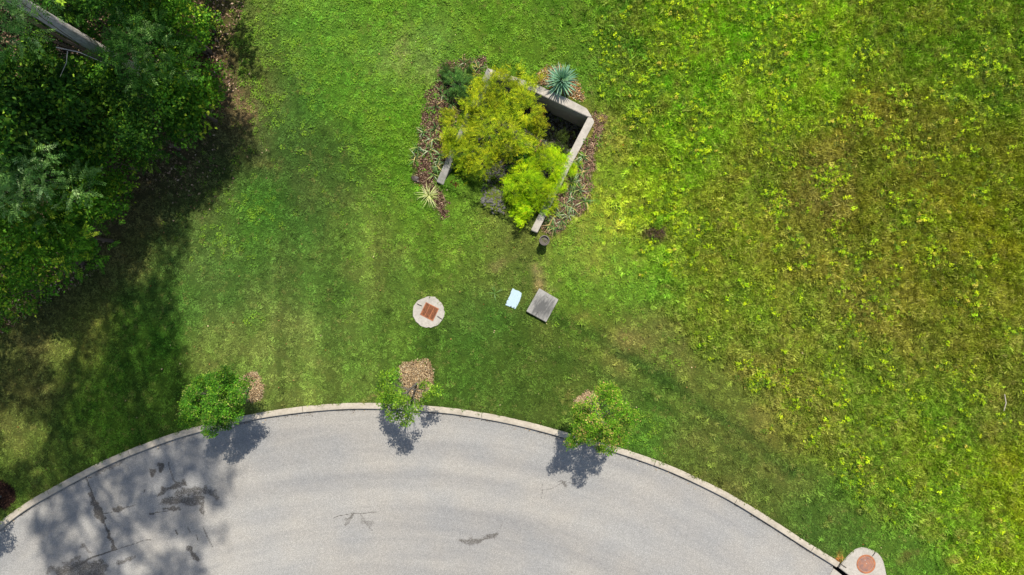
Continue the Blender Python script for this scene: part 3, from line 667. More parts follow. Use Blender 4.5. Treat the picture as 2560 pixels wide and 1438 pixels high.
# ------------------------------------------------------------------ mulch
def mulch(name, label, poly, n, cols, cat='mulch bed', group=None, zlift=.03, chip=.055, rag=7, jag=1, dens_soil=(74, 52, 40)):
    P = np.array(poly, float); mn, mx = P.min(0) - rag, P.max(0) + rag; r = np.random.default_rng(int(P.sum()) % 9999)
    step = 3.0; X, Y = np.meshgrid(np.arange(mn[0], mx[0], step), np.arange(mn[1], mx[1], step))
    wx = X + rag * 2 * (fbm(X, Y, 16, 201) - .5) * jag; wy = Y + rag * 2 * (fbm(X, Y, 16, 211) - .5) * jag
    ins = inpoly(wx, wy, P) & (kerb_sd(X, Y) < 0)
    d = polydist(X, Y, np.vstack([P, P[:1]]))
    z = ground_z(X, Y) + zlift * np.clip(d / 10, .25, 1) + .02 * fbm(X, Y, 6, 221)
    ok = ~inpoly(X, Y, BASIN)
    ny, nx = X.shape; idx = np.arange(ny * nx).reshape(ny, nx)
    F = np.stack([idx[:-1, :-1], idx[1:, :-1], idx[1:, 1:], idx[:-1, 1:]], -1).reshape(-1, 4); F = F[(ins & ok).ravel()[F].all(1)]
    V = np.stack([(X - 1280) / S, (719 - Y) / S, z], -1).reshape(-1, 3); T = np.broadcast_to(lin(dens_soil) * .6, V.shape) * (.6 + .8 * fbm(X, Y, 8, 231).ravel()[:, None])
    u = np.unique(F); rm = np.zeros(len(V), int); rm[u] = np.arange(len(u)); V = V[u]; T = T[u]; F = rm[F]
    pick = r.choice(len(V), n); C = V[pick] + r.normal(size=(n, 3)) * [.03, .03, .0] + np.array([0, 0, .012]) + r.random((n, 1)) * [0, 0, .02]
    N = unit(np.array([0, 0, 1.]) + .45 * r.normal(size=(n, 3))); Dd = np.cross(N, rand_dir(r, n))
    ll = chip * r.uniform(.5, 1.4, n); V2, F2 = leaf_arrays(C, Dd, N, ll, ll * .3, .1)
    T2 = np.repeat(tints(r, n, cols, .88, .25), 4, 0)
    V, F, T = merge([(V, F, T), (V2, F2, T2)])
    o = link(name, mesh(name, V, F, M['chip'], T)); tag(o, label, cat, group, 'stuff'); return o
TAN = [((194, 166, 124), 4), ((166, 138, 100), 4), ((222, 202, 164), 2), ((110, 88, 62), 2)]
RED = [((158, 130, 104), 4), ((130, 102, 80), 4), ((198, 172, 142), 1.5), ((94, 74, 58), 2.5)]
DK = [((70, 48, 38), 4), ((50, 36, 30), 4), ((110, 80, 62), 1)]
def ell(cx, cy, a, b, n=20, j=.08, s=1):
    r = np.random.default_rng(s); return [(cx + a * (1 + j * r.normal()) * math.cos(2 * math.pi * k / n), cy + b * (1 + j * r.normal()) * math.sin(2 * math.pi * k / n)) for k in range(n)]
mulch('mulch_ring', 'small half-dark brown mulch ring beside the dense left young tree', ell(627, 968, 32, 38, s=2), 3000, TAN, 'mulch ring', 'mulch rings round the street trees', rag=3)
mulch('mulch_ring', 'large tan mulch patch above the sparse middle young tree', [(992, 922), (1012, 905), (1045, 903), (1070, 898), (1079, 915), (1085, 945), (1080, 972), (1062, 985), (1045, 998), (1022, 985), (1008, 962), (996, 940)], 5200, TAN, 'mulch ring', 'mulch rings round the street trees', rag=3)
mulch('mulch_ring', 'pinkish mulch ring under the rightmost young tree', ell(1466, 1010, 28, 30, s=4), 3000, TAN, 'mulch ring', 'mulch rings round the street trees', rag=3)
mulch('mulch_ring', 'very dark mulch ring cut by the left edge of the photo', ell(4, 1236, 37, 34, s=5), 3000, DK, 'mulch ring', 'mulch rings round the street trees', rag=3, dens_soil=(40, 28, 22))
LB = [(1105, 165), (1135, 162), (1170, 148), (1212, 150), (1220, 168), (1200, 205), (1150, 310), (1112, 400), (1090, 448), (1108, 475), (1118, 500), (1129, 522), (1122, 543), (1103, 551), (1094, 532), (1085, 500), (1062, 478), (1038, 455), (1036, 405), (1052, 350), (1050, 300), (1072, 245), (1088, 205)]
RB = [(1487, 283), (1510, 288), (1506, 330), (1492, 380), (1484, 430), (1478, 480), (1466, 520), (1438, 540), (1402, 580), (1368, 588), (1352, 575), (1400, 480), (1440, 400), (1484, 315)]
YB = [(1343, 186), (1368, 172), (1400, 170), (1450, 225), (1462, 252), (1450, 260), (1345, 214)]
mulch('mulch_bed', 'reddish bark mulch bed with iris clumps along the left wing wall', LB, 8000, RED, group='mulch beds round the basin', rag=15)
mulch('mulch_bed', 'mulch bed full of flopped iris leaves outside the right wing wall', RB, 8000, RED + [((190, 150, 120), 3)], group='mulch beds round the basin', rag=15)
mulch('mulch_bed', 'orange-tan mulch patch under the blue yucca', YB, 2600, TAN + [((215, 150, 80), 3)], group='mulch beds round the basin', rag=6)

# ------------------------------------------------------------------ yucca, iris clumps, ornamental grass
def strap_mesh(name, L, W, arch, mat, col, k=1.0, curl=0.0, seg=5, tipcol=None, vfold=.25):
    """one strap-shaped leaf growing along +X, rising then arching down"""
    V, T, F = [], [], []
    for i in range(seg + 1):
        t = i / seg; x = L * (t - .12 * arch * t * t); z = L * (.0 + arch * (.55 * t - .95 * t * t)); w = W * (1 - t ** 2.2) * (.55 + .45 * min(1, t * 4)) + .0015; y = curl * L * t * t
        c = lin(col) * k * (1 + .25 * (t - .5));
        if tipcol is not None and t > .7: c = lin(tipcol) * k
        V += [(x, y - w / 2, z + vfold * w), (x, y, z), (x, y + w / 2, z + vfold * w)]; T += [c, c * .85, c]
    for i in range(seg):
        a = i * 3; F += [(a, a + 3, a + 4, a + 1), (a + 1, a + 4, a + 5, a + 2)]
    return mesh(name, np.array(V), np.array(F), mat, np.array(T))
y0 = atg(1402, 208); yuc = empty('yucca', (y0.x, y0.y, y0.z)); tag(yuc, 'blue-green spiky yucca rosette behind the back wall', 'yucca')
ym = [strap_mesh('yucca_leaf', .60, .052, a, M['gloss_leaf'], c, 1.2, 0, 4, None, .3) for a, c in ((.0, (118, 160, 132)), (.12, (100, 145, 118)), (.25, (130, 168, 120)), (.05, (142, 178, 150)))]
ry_ = np.random.default_rng(9)
stem = tube_obj('stem', [([(0, 0, -.05), (0, 0, .2), (0, 0, .34)], [.07, .06, .03])], M['twig'], yuc, 8)
NL = 118
for k in range(NL):
    t = k / NL; el = math.pi / 2 * (1 - t) ** .85 * .96 - .12; az = k * 2.39996 + ry_.normal() * .06
    o = link('leaf', ym[k % 4], yuc, (0, 0, .34 - .14 * t)); o.rotation_euler = (0, -el, az); s = .88 + .22 * ry_.random() * (1 if t > .2 else .8); o.scale = (s * (.75 if t < .12 else 1), 1, s)
IRC = [((88, 124, 66), None), ((112, 146, 78), None), ((66, 98, 58), None), ((150, 168, 84), (190, 180, 120)), ((204, 190, 116), (190, 160, 110)), ((178, 192, 150), None)]
irm = [strap_mesh('iris_leaf', .36, .029, a, M['iris'], c, 1.1, cu, 4, tc) for a, (c, tc), cu in zip((.6, .9, .5, 1.1, 1.25, 1.0), IRC, (.1, -.25, .2, .35, -.4, .15))]
def iris(px, py, label, n=8, seed=0, sc=1.0, mesh_set=irm, name='iris_clump', cat='iris clump', group='iris clumps in the mulch beds', pale=.3):
    r = np.random.default_rng(seed + 500); p = atg(px, py); t = empty(name, p); tag(t, label, cat, group)
    for k in range(n):
        i = int(r.integers(0, 3)) if r.random() > pale else int(r.integers(3, 6))
        o = link('leaf', mesh_set[i], t, (r.normal() * .03, r.normal() * .03, .02)); o.rotation_euler = (r.normal() * .3, -r.uniform(.1, 1.25), r.random() * 6.283); s = sc * r.uniform(.65, 1.15); o.scale = (s, s, s)
    return t
L_IR = [(1197, 172, 'iris clump at the top of the left mulch bed, against the wall corner'), (1160, 158, 'single-sprout iris at the upper tip of the left mulch bed'), (1178, 163, 'iris with a yellow drooping leaf above the blue-green shrub'),
 (1113, 209, 'grey-green iris touching the left side of the blue-green shrub'), (1124, 248, 'iris with one long yellow leaf below the blue-green shrub'), (1105, 236, 'dark small iris between the shrub and the bare mulch'),
 (1091, 268, 'iris with a pale hanging leaf, alone on the left mulch bed'), (1131, 262, 'iris tucked under the edge of the yellow-green willow, upper left'), (1058, 332, 'iris with a bleached arching leaf on the outer left edge of the bed'),
 (1083, 350, 'largest grey-green iris in the middle of the left bed'), (1090, 325, 'iris with silvery upright leaves above the middle of the left bed'), (1072, 374, 'iris whose long yellow leaf reaches out over the lawn, left bed'),
 (1046, 372, 'low dark iris growing in the grass outside the left bed'), (1100, 388, 'dark iris squeezed between the willow and the left wing wall'), (1092, 418, 'iris beside the top of the left wing wall end'),
 (1040, 398, 'half-withered iris at the outer lower edge of the left bed'), (1097, 405, 'iris with short silvery leaves just above the left wall end'), (1085, 437, 'drooping iris at the foot of the left wing wall')]
for k, (x, y, lb) in enumerate(L_IR): iris(x, y, lb, 15 if k not in (1, 6) else 8, k)
R_IR = [(1457, 393, 'blue-green iris at the top of the right mulch bed'), (1442, 412, 'iris with long bleached leaves against the right wing wall'), (1459, 428, 'dark green iris on the bare mulch side, upper right bed'), (1445, 437, 'arching pale iris in the dense upper right row'),
 (1434, 458, 'iris next to a lime weed, upper middle of the right bed'), (1452, 476, 'bleached tangled iris with a tan stalk, middle of the right bed'), (1425, 478, 'dark iris in the shade of the right willow'), (1464, 505, 'iris with one long white leaf reaching over the lawn'),
 (1430, 495, 'silvery iris on the purple-brown mulch, right bed'), (1412, 512, 'iris with thin straw leaves, lower middle of the right bed'), (1432, 520, 'fallen iris by the lower outer edge of the right bed'), (1400, 532, 'iris with dark upright leaves near the right willow foot'),
 (1405, 552, 'spreading iris with a yellow hanging leaf, lower right bed'), (1383, 545, 'dark iris touching the right wing wall'), (1373, 563, 'iris between the right wall end and the pot'), (1388, 570, 'lowest iris of the right bed, just above the pot'), (1420, 540, 'small half-brown iris on the lower right lawn edge'), (1440, 470, 'iris with leaves bent over the mulch near the tan stalk')]
for k, (x, y, lb) in enumerate(R_IR): iris(x, y, lb, 16, 50 + k, 1.0, pale=.42)
ogm = [strap_mesh('grass_blade', .55, .018, a, M['gloss_leaf'], c, 1.2, cu, 6) for a, c, cu in ((.9, (185, 195, 110), .15), (1.1, (205, 205, 135), -.2), (.8, (160, 175, 90), .05), (1.2, (215, 215, 155), .3))]
rg = np.random.default_rng(77); og0 = atg(1074, 490); og = empty('ornamental_grass', og0); tag(og, 'pale straw-green fountain grass clump below the left wall end', 'ornamental grass')
for k in range(60):
    o = link('blade', ogm[k % 4], og, (rg.normal() * .02, rg.normal() * .02, .02)); o.rotation_euler = (rg.normal() * .2, -rg.uniform(.15, 1.1), rg.random() * 6.283); s = rg.uniform(.6, 1.05); o.scale = (s, s, s)
for k, (x, y) in enumerate([(1237, 733)]):
    p = atg(x, y); t = empty('crabgrass_clump', p); tag(t, 'star-shaped coarse grass weed in the lawn left of the blue lid', 'grass weed')
    cm = strap_mesh('weed_blade', .34, .016, .5, M['gloss_leaf'], (110, 150, 65), .9, .1, 4)
    for j in range(16):
        o = link('blade', cm, t, (0, 0, .04)); o.rotation_euler = (rg.normal() * .2, -rg.uniform(.05, .5), rg.random() * 6.283); s = rg.uniform(.6, 1.1); o.scale = (s, s, s)

# ------------------------------------------------------------------ willow-like shrubs and others in the basin
def poly_shrub(name, label, cat, poly, base, ztop, n, cols, slen=.26, L=.075, W=.014, nl=12, group=None, seed=0, k=1.0, zlow=.1, lumps=.25, up=.5, drp=.35, jit=.5):
    r = np.random.default_rng(seed); P = np.array(poly, float); b0 = atg(*base); t = empty(name, b0); tag(t, label, cat, group)
    mn, mx = P.min(0), P.max(0); X = r.uniform(mn[0] - 12, mx[0] + 12, n * 4); Y = r.uniform(mn[1] - 12, mx[1] + 12, n * 4)
    wx = X + 32 * (fbm(X, Y, 24, seed + 1) - .5) * 2; wy = Y + 32 * (fbm(X, Y, 20, seed + 2) - .5) * 2
    wx = wx + 36 * (fbm(X, Y, 60, seed + 21) - .5); wy = wy + 36 * (fbm(X, Y, 60, seed + 22) - .5)
    ok = inpoly(wx, wy, P) & (fbm(X, Y, 17, seed + 31, 2) > .33); X, Y = X[ok][:n], Y[ok][:n]; n = len(X)
    d = polydist(X, Y, np.vstack([P, P[:1]])); c = P.mean(0); dm = d.max()
    dome = np.sqrt(np.clip(1 - (1 - d / dm) ** 2, 0, 1)); lump = fbm(X, Y, 34, seed + 3, 2)
    zz = zlow + (ztop - zlow) * dome * (1 - lumps + 2 * lumps * (lump - .2)) - np.abs(r.normal(size=n)) * .13
    kk = (D - zz) / D; pos = np.stack([(X - 1280) / S * kk, (719 - Y) / S * kk, zz], 1) - np.array(b0)
    gx = fbm(X + 8, Y, 34, seed + 3, 2) - fbm(X - 8, Y, 34, seed + 3, 2); gy = fbm(X, Y + 8, 34, seed + 3, 2) - fbm(X, Y - 8, 34, seed + 3, 2)
    outw = np.stack([(X - c[0]), -(Y - c[1]), 0 * X], 1); outw = unit(outw) * np.clip(1.1 - d / dm, .1, 1)[:, None]
    Dr = unit(outw * .8 + np.stack([-gx, gy, 0 * gx], 1) * 7 + np.array([0, 0, up]) + jit * r.normal(size=(n, 3)))
    N = unit(np.array([0, 0, 1.]) + .35 * r.normal(size=(n, 3)))
    T = tints(r, n, cols, k, .12)
    q = fbm(X, Y, 40, seed + 5, 2)[:, None]; T = T * (1 + 1.3 * (q - .5)); q3 = fbm(X, Y, 26, seed + 9, 2)[:, None]; T = T * (np.array([1.0, 1.02, .5]) + (q3 - .5) * np.array([.45, .1, 0]))
    V, F, TT = spray_leaves(r, pos, Dr, N, slen * r.uniform(.6, 1.2, n), nl, L, W, T, droop=drp)
    oi = r.random(n) < .13; V = V.reshape(n, -1, 3); V[oi] += (unit(outw[oi] + [0, 0, .2]) * r.uniform(.02, .24, (oi.sum(), 1)))[:, None, :]; V = V.reshape(-1, 3)
    o = link('foliage', mesh('foliage', V, F, M['leaf'], TT.clip(.002, 1)), t); o['kind'] = 'stuff'
    paths = []
    for j in range(14):
        e = pos[r.integers(0, n)] + np.array([0, 0, -.1]); s = r.normal(size=3) * [.1, .1, 0]; m_ = (s + e) / 2 + np.array([0, 0, .25]); paths.append(([s, m_, e], [.02, .013, .005]))
    tube_obj('stems', paths, M['twig'], t, 5)
    return t
BIG = [(1150, 215), (1185, 190), (1230, 186), (1262, 172), (1300, 180), (1332, 200), (1348, 235), (1362, 285), (1366, 325), (1350, 362), (1332, 385), (1296, 398), (1258, 398), (1225, 432), (1195, 444), (1172, 436), (1145, 404), (1112, 408), (1096, 380), (1098, 335), (1128, 290), (1146, 252)]
WIL = [((165, 172, 32), 4), ((140, 158, 30), 4), ((110, 132, 35), 3), ((190, 190, 60), 1.3), ((80, 105, 35), 1.2)]
poly_shrub('willow_shrub', 'large feathery yellow-green shrub filling the left of the basin', 'shrub', BIG, (1230, 320), 1.75, 7600, WIL, slen=.19, nl=9, L=.06, W=.013, jit=1.0, drp=.15, group='feathery yellow-green shrubs in the basin', seed=300, k=1.3, lumps=.6)
SM = [(1252, 462), (1272, 440), (1290, 418), (1322, 392), (1350, 378), (1385, 378), (1418, 392), (1424, 425), (1410, 465), (1396, 495), (1378, 506), (1352, 520), (1338, 545), (1312, 545), (1290, 520), (1268, 490)]
LIM = [((165, 190, 20), 4), ((140, 175, 18), 4), ((115, 150, 22), 2), ((195, 205, 45), 1.2)]
poly_shrub('willow_shrub', 'smaller bright lime feathery shrub against the right wing wall', 'shrub', SM, (1340, 462), 1.25, 5200, LIM, slen=.18, nl=9, L=.06, W=.012, jit=.9, drp=.12, group='feathery yellow-green shrubs in the basin', seed=320, k=1.28, lumps=.5)
poly_shrub('blue_green_shrub', 'small blue-green fine-leaved shrub at the top left of the basin', 'shrub', ell(1146, 208, 36, 34, 14, .12, 6), (1148, 205), .95, 520, [((85, 122, 72), 4), ((65, 100, 60), 3), ((115, 145, 85), 1)], slen=.2, seed=330, k=.85, zlow=.3, lumps=.3, jit=.9, drp=.1)
poly_shrub('leafy_weed', 'broad-leaved bright green weed with yellow flower tips between the two feathery shrubs', 'weed', [(1258, 418), (1275, 420), (1292, 395), (1300, 375), (1325, 372), (1335, 400), (1322, 430), (1300, 448), (1275, 440)], (1305, 410), .75, 170, [((90, 150, 30), 5), ((60, 115, 35), 4), ((150, 180, 60), 1.2)], slen=.24, L=.11, W=.035, nl=8, seed=340, k=.85)
poly_shrub('olive_shrub', 'thin dark olive shrub in the shaded basin by the right wing wall', 'shrub', ell(1402, 366, 30, 24, 12, .15, 9), (1402, 368), .25, 190, [((95, 115, 45), 4), ((70, 90, 45), 4)], slen=.2, seed=350, k=.8, zlow=-.5, nl=9)
poly_shrub('red_leaved_plant', 'dark red-brown plant at the right edge of the large feathery shrub', 'plant', ell(1352, 287, 13, 18, 10, .2, 12), (1352, 292), .1, 60, [((110, 45, 25), 4), ((85, 40, 22), 3), ((120, 90, 30), 1)], slen=.2, L=.09, W=.03, nl=6, seed=360, k=.8, zlow=-.5)
# log, dark rock, pebbled floor
l0 = atg(1343, 368); lg = empty('weathered_log', l0); tag(lg, 'orange weathered log lying between the two feathery shrubs', 'log')
la = at(1351, 352, -.1) - np.array(l0); lb = at(1334, 390, .25) - np.array(l0)
tube_obj('log_body', [([la, (la + lb) / 2 + np.array([.01, 0, .02]), lb], [.058, .052, .045])], M['log'], lg, 10)
tube_obj('sawn_end', [([la + (la - lb) * .12, la + (la - lb) * .06, la + (la - lb) * .001], [.002, .06, .062])], M['logend'], lg, 10)
def rock_mesh(seed, r0, flat=.6):
    bm = bmesh.new(); bmesh.ops.create_icosphere(bm, subdivisions=2, radius=r0); r = np.random.default_rng(seed)
    for v in bm.verts: v.co *= 1 + .22 * math.sin(v.co.x * 31 / r0 * .1 + seed) + .12 * r.normal(); v.co.z *= flat
    me = bpy.data.meshes.new('rock'); bm.to_mesh(me); bm.free(); return me
rm = rock_mesh(3, .13, .5); rm.materials.append(M['loop']); ro = link('dark_rock', rm, None, atg(1041, 449, .03)); ro.scale = (1.3, .7, 1); ro.rotation_euler = (0, 0, -.6)
tag(ro, 'dark brown rock at the lower left corner of the left mulch bed', 'rock')
Vs, Fs, b = [], [], 0
r = np.random.default_rng(44); bm = bmesh.new(); bmesh.ops.create_icosphere(bm, subdivisions=1, radius=1); sv = np.array([v.co[:] for v in bm.verts]); sf = np.array([[v.index for v in f.verts] for f in bm.faces]); bm.free()
cnt = 0
while cnt < 1500:
    x, y = r.uniform(1105, 1475), r.uniform(180, 590)
    if not inpoly(np.array([x]), np.array([y]), [(1232, 196), (1466, 296), (1325, 590), (1118, 462)])[0]: continue
    u = (x - WA[0]) * bn[0] + (y - WA[1]) * bn[1]
    if u > 185 + 25 * r.random() and not (1204 < x < 1262 and y < 540): continue
    z = float(ground_z(np.array([x]), np.array([y]))[0]); g = G(x, y); s = r.uniform(.025, .07)
    Vs.append(sv * s * r.uniform(.7, 1.2, 3) * (1 + .1 * r.normal(size=(12, 1))) + np.array([g[0], g[1], z + s * .2])); Fs.append(sf + b); b += 12; cnt += 1
V = np.concatenate(Vs); F = np.concatenate(Fs)
tag(link('riprap', mesh('riprap', V, F, M['stone'])), 'grey riprap stones covering the floor of the basin', 'stones', None, 'stuff')

# ------------------------------------------------------------------ forest edge, upper left
FT = {'dark': [((66, 108, 30), 5), ((48, 88, 26), 4), ((105, 145, 38), 2), ((140, 170, 50), .6)], 'mid': [((92, 138, 32), 5), ((70, 115, 28), 4), ((140, 170, 40), 1.6), ((165, 180, 50), .5)],
      'pale': [((115, 150, 75), 5), ((90, 130, 60), 4), ((155, 180, 115), 1.5)], 'blue': [((72, 112, 38), 5), ((56, 96, 34), 3), ((120, 150, 80), 1)]}  # the pale set puts the look of sunlit leaves into the colour
def forest_bush(px, py, h, rad, kind, label, seed, n, fern=False, L=.10, W=.06, cat='forest shrub', top=None):
    """px,py: where its crown centre shows; h: height of the crown centre"""
    r = np.random.default_rng(seed); c = at(px, py, h); gz = 0.0; b0 = Vector((c[0], c[1], 0))
    t = empty('forest_shrub' if h < 4.2 else 'understory_tree', b0); tag(t, label, cat, 'undergrowth of the wood')
    nb = 9; blobs = []
    for k in range(nb):
        a = k * 2.4 + r.random(); q = rad * .75 * math.sqrt((k + .3) / nb); blobs.append((q * math.cos(a), q * math.sin(a), h + (-.35 + .55 * r.random()) * rad * (q / rad) + .35 * rad * (1 - q / rad), rad * r.uniform(.24, .42), rad * r.uniform(.2, .34)))
    for k in range(5):
        a = k * 1.3 + r.random(); blobs.append((rad * .75 * math.cos(a), rad * .75 * math.sin(a), h - rad * r.uniform(.5, 1.1), rad * .38, rad * .3))
    if fern:
        ns = n // 10; bb = np.array(blobs); bi = r.choice(len(bb), ns); d = rand_dir(r, ns); d[:, 2] = np.abs(d[:, 2]); b_ = bb[bi]
        C = b_[:, :3] + d * np.stack([b_[:, 3], b_[:, 3], b_[:, 4]], 1) * r.uniform(.5, 1.0, (ns, 1)); Dr = unit(d * [1, 1, .35] + .3 * r.normal(size=(ns, 3))); N = unit(np.array([0, 0, 1.]) + .25 * r.normal(size=(ns, 3)))
        V, F, T = spray_leaves(r, C, Dr, N, .34 * r.uniform(.7, 1.2, ns), 14, L * .85, W * .5, tints(r, ns, FT[kind], 1.35, .18), 75, .18)
    else:
        V, F, T = blob_leaves(r, blobs, n, L, W, FT[kind], 1.22, clump=7, shell=.6, up=.7)
    fo = link('foliage', mesh('foliage', V, F, M['leaf'], T.clip(.002, 1)), t); fo['kind'] = 'stuff'
    paths = [([(0, 0, 0), (.05, .03, h * .5), (0, 0, h)], [.05 + .008 * h, .04, .015])]
    for b in blobs[:9]: paths.append(([(0, 0, h * .45), (b[0] * .5, b[1] * .5, b[2] - .4 * rad), (b[0], b[1], b[2] - .1)], [.014, .009, .004]))
    tube_obj('stems', paths, M['shade_twig'], t, 6)
    return t
FB = [(405, 35, 3.2, 1.0, 'mid', 0, 'mid-green shrub at the top of the wood edge beside the brown litter'), (418, 165, 3.0, 1.1, 'mid', 0, 'leafy shrub bulging farthest toward the lawn, upper wood edge'),
 (455, 255, 2.4, .85, 'mid', 0, 'lower shrub filling the corner where the wood edge turns left'), (350, 275, 3.2, 1.2, 'dark', 0, 'dark shrub behind the corner of the wood edge'), (345, 125, 4.4, 1.1, 'blue', 1, 'blue-green fine-leaved understory tree right of the big trunk'),
 (235, 300, 2.2, .85, 'mid', 0, 'yellow-green shrub standing at the lower wood edge under the trunk'), (370, 340, 2.0, .8, 'dark', 1, 'ferny dark shrub low on the wood edge above the bare soil'), (155, 260, 3.8, 1.2, 'dark', 0, 'dark leafy shrub straight below the big grey trunk'),
 (245, 395, 2.2, .95, 'mid', 0, 'rounded shrub at the notch of the wood edge'), (130, 370, 3.3, 1.15, 'dark', 0, 'deep shaded shrub between the notch and the left photo edge'), (185, 490, 2.6, 1.05, 'mid', 0, 'bushy green shrub bulging right, middle of the wood edge'),
 (60, 440, 4.4, 1.15, 'pale', 1, 'pale sunlit feathery tree at the left photo edge, middle of the wood'), (170, 590, 2.3, .95, 'mid', 1, 'ferny shrub with drooping fronds over the shaded lawn'), (85, 560, 3.2, 1.05, 'mid', 1, 'ferny understory shrub left of the drooping fronds'),
 (60, 650, 2.8, .95, 'mid', 0, 'glossy bright-leaved shrub at the lower tip of the wood'), (5, 590, 3.8, 1.0, 'mid', 0, 'sunlit shrub on the left photo edge above the lower tip'), (10, 730, 1.8, .75, 'mid', 0, 'lowest shrub of the wood, at the left photo edge'),
 (30, 330, 4.4, 1.2, 'dark', 0, 'dark understory tree at the left photo edge, upper half'), (-10, 195, 4.4, 1.15, 'dark', 0, 'shaded understory tree left of the big trunk base'), (-8, 8, 7.6, .85, 'pale', 1, 'pale sunlit low branch hiding the top of the big grey trunk'),
 (290, -25, 4.6, 1.05, 'dark', 0, 'dark understory tree at the top edge above the trunk'), (345, 0, 4.2, 1.0, 'mid', 0, 'mid-green understory tree at the top photo edge'), (150, -70, 4.4, 1.0, 'dark', 1, 'ferny dark tree at the top edge left of the trunk'),
 (268, 205, 2.8, .8, 'mid', 0, 'broad-leaved sprout growing round the foot of the big trunk'), (265, 470, 1.2, .5, 'mid', 0, 'low outer shrub on the edge of the shaded lawn'), (125, 95, 2.0, 1.0, 'dark', 0, 'low dark shrub filling the gap left of the big trunk'), (215, 45, 2.2, .9, 'dark', 0, 'low dark shrub filling the gap right of the big trunk'), (75, 250, 3.2, .9, 'mid', 0, 'mid-green shrub left of the bare branch'), (508, 55, .9, .4, 'mid', 0, 'small scrub patch over the red-brown litter at the top')]
for k, (x, y, h, rad, kind, fern, lb) in enumerate(FB):
    forest_bush(x, y, h, rad, kind, lb, 900 + k, int(2900 * rad * rad), bool(fern), L=(.14 if k % 5 == 2 else .105), W=(.095 if k % 5 == 2 else .062), cat='forest shrub' if h < 4.2 else 'understory tree')
# bare twigs
bb = atg(215, 160); bt = at(140, 118, 5.2); be = at(262, 158, 4.6); t = empty('bare_branch', bt); tag(t, 'thin bare pale branch in the wood below the big trunk', 'branch')
tube_obj('main_twig', [([(0, 0, 0), (be - bt) * .5 + np.array([0, .06, .05]), be - bt], [.016, .012, .005])], M['logend'], t, 5)
e2 = at(150, 192, 4.9) - bt; tube_obj('side_twig', [([(0.3, -.1, 0), (e2 + [.35, .1, 0]) * .6, e2], [.010, .008, .003])], M['logend'], t, 5)

# ------------------------------------------------------------------ tall trees of the wood: trunks and crowns above the frame, shading lawn and road
SH = [(300, -700), (560, -300), (610, 0), (604, 60), (636, 95), (655, 150), (648, 190), (615, 215), (588, 262), (640, 330), (655, 395), (590, 430), (556, 462), (540, 520), (498, 512), (482, 545), (470, 590), (462, 640), (444, 690), (432, 760), (438, 820), (452, 880), (472, 950), (486, 1010),
      (486, 1070), (512, 1100), (548, 1138), (572, 1180), (578, 1215), (560, 1258), (520, 1270), (530, 1290), (560, 1320), (525, 1352), (500, 1360), (490, 1400), (505, 1445), (480, 1520), (120, 1520), (98, 1410), (108, 1362), (84, 1335), (76, 1300), (110, 1278), (40, 1262), (-60, 1290), (-300, 1300), (-600, 900), (-600, -700)]  # shadow outline on the ground that the unseen crowns are shaped to cast
SPOT = [(500, 420, 12, 26), (560, 380, 14, 30), (430, 470, 16, 12), (580, 225, 26, 50), (405, 1120, 22, 12), (385, 1215, 14, 20), (180, 1330, 16, 14), (255, 1250, 14, 10), (420, 1300, 16, 14), (330, 1345, 16, 10), (335, 350, 34, 55), (300, 430, 16, 30), (276, 1218, 11, 11), (313, 1168, 13, 10), (226, 1322, 30, 44), (315, 1270, 9, 13), (462, 1200, 15, 13), (494, 1220, 11, 11), (352, 1320, 12, 14), (123, 1268, 18, 12), (372, 1375, 20, 30), (452, 1352, 34, 22), (294, 1380, 16, 10), (516, 1290, 16, 20), (330, 1425, 28, 18),
        (420, 1410, 18, 20), (215, 1378, 30, 14), (357, 680, 26, 26), (160, 888, 44, 26), (120, 870, 14, 16), (112, 970, 13, 14), (228, 700, 10, 26), (200, 745, 9, 10), (20, 1050, 32, 36), (80, 1085, 36, 26), (50, 1120, 40, 26), (140, 1100, 26, 12), (5, 1150, 30, 30), (190, 1000, 10, 8),
        (420, 620, 14, 22), (575, 215, 20, 30), (480, 560, 22, 14), (100, 1180, 40, 16), (300, 640, 14, 10)]  # gaps left in the unseen crowns so that sun patches fall here
TT_ = [(375, 198, 5.5), (560, -130, 6.0), (250, -190, 5.0), (60, 300, 4.5), (40, 640, 4.0), (-120, 900, 4.5), (-150, 80, 4.5), (430, -480, 5.0)]
r = np.random.default_rng(2024)
gxs = np.arange(-420, 640, 29.); gys = np.arange(-500, 1500, 29.)
PXg, PYg = np.meshgrid(gxs, gys); PXg = PXg + r.uniform(-13, 13, PXg.shape); PYg = PYg + r.uniform(-13, 13, PYg.shape); PXg = PXg.ravel(); PYg = PYg.ravel()
ok = inpoly(PXg, PYg, SH)
for cx, cy, a, b in SPOT: ok &= ((PXg - cx) / (a + 4)) ** 2 + ((PYg - cy) / (b + 4)) ** 2 > 1
wood = (PYg < 640 - .9 * PXg)
ok &= ~(wood & (r.random(len(PXg)) < .42))
PXg, PYg = PXg[ok], PYg[ok]
hs = np.arange(6, 29, .7); bases = np.array(TT_)
Hx = PXg[:, None] + 11.1 * hs[None]; Hy = PYg[:, None] - 41.44 * hs[None]
sc_ = D / np.maximum(D - hs, .1)[None]; off = (hs[None] >= 22.5) | (np.abs(Hx - 1280) * sc_ > 1280 + 75 * sc_) | (np.abs(Hy - 719) * sc_ > 719 + 75 * sc_)
best = np.full((len(PXg), len(hs), len(bases)), 1e9)
for j, (bx, by, cr) in enumerate(bases):
    dd = np.hypot(Hx - bx, Hy - by) / S; best[:, :, j] = dd / cr + np.where(off, 0, 50) + .25 * r.random(dd.shape) + .012 * np.abs(hs[None] - 16)
am = best.reshape(len(PXg), -1).argmin(1); hi, tj = np.unravel_index(am, best.shape[1:])
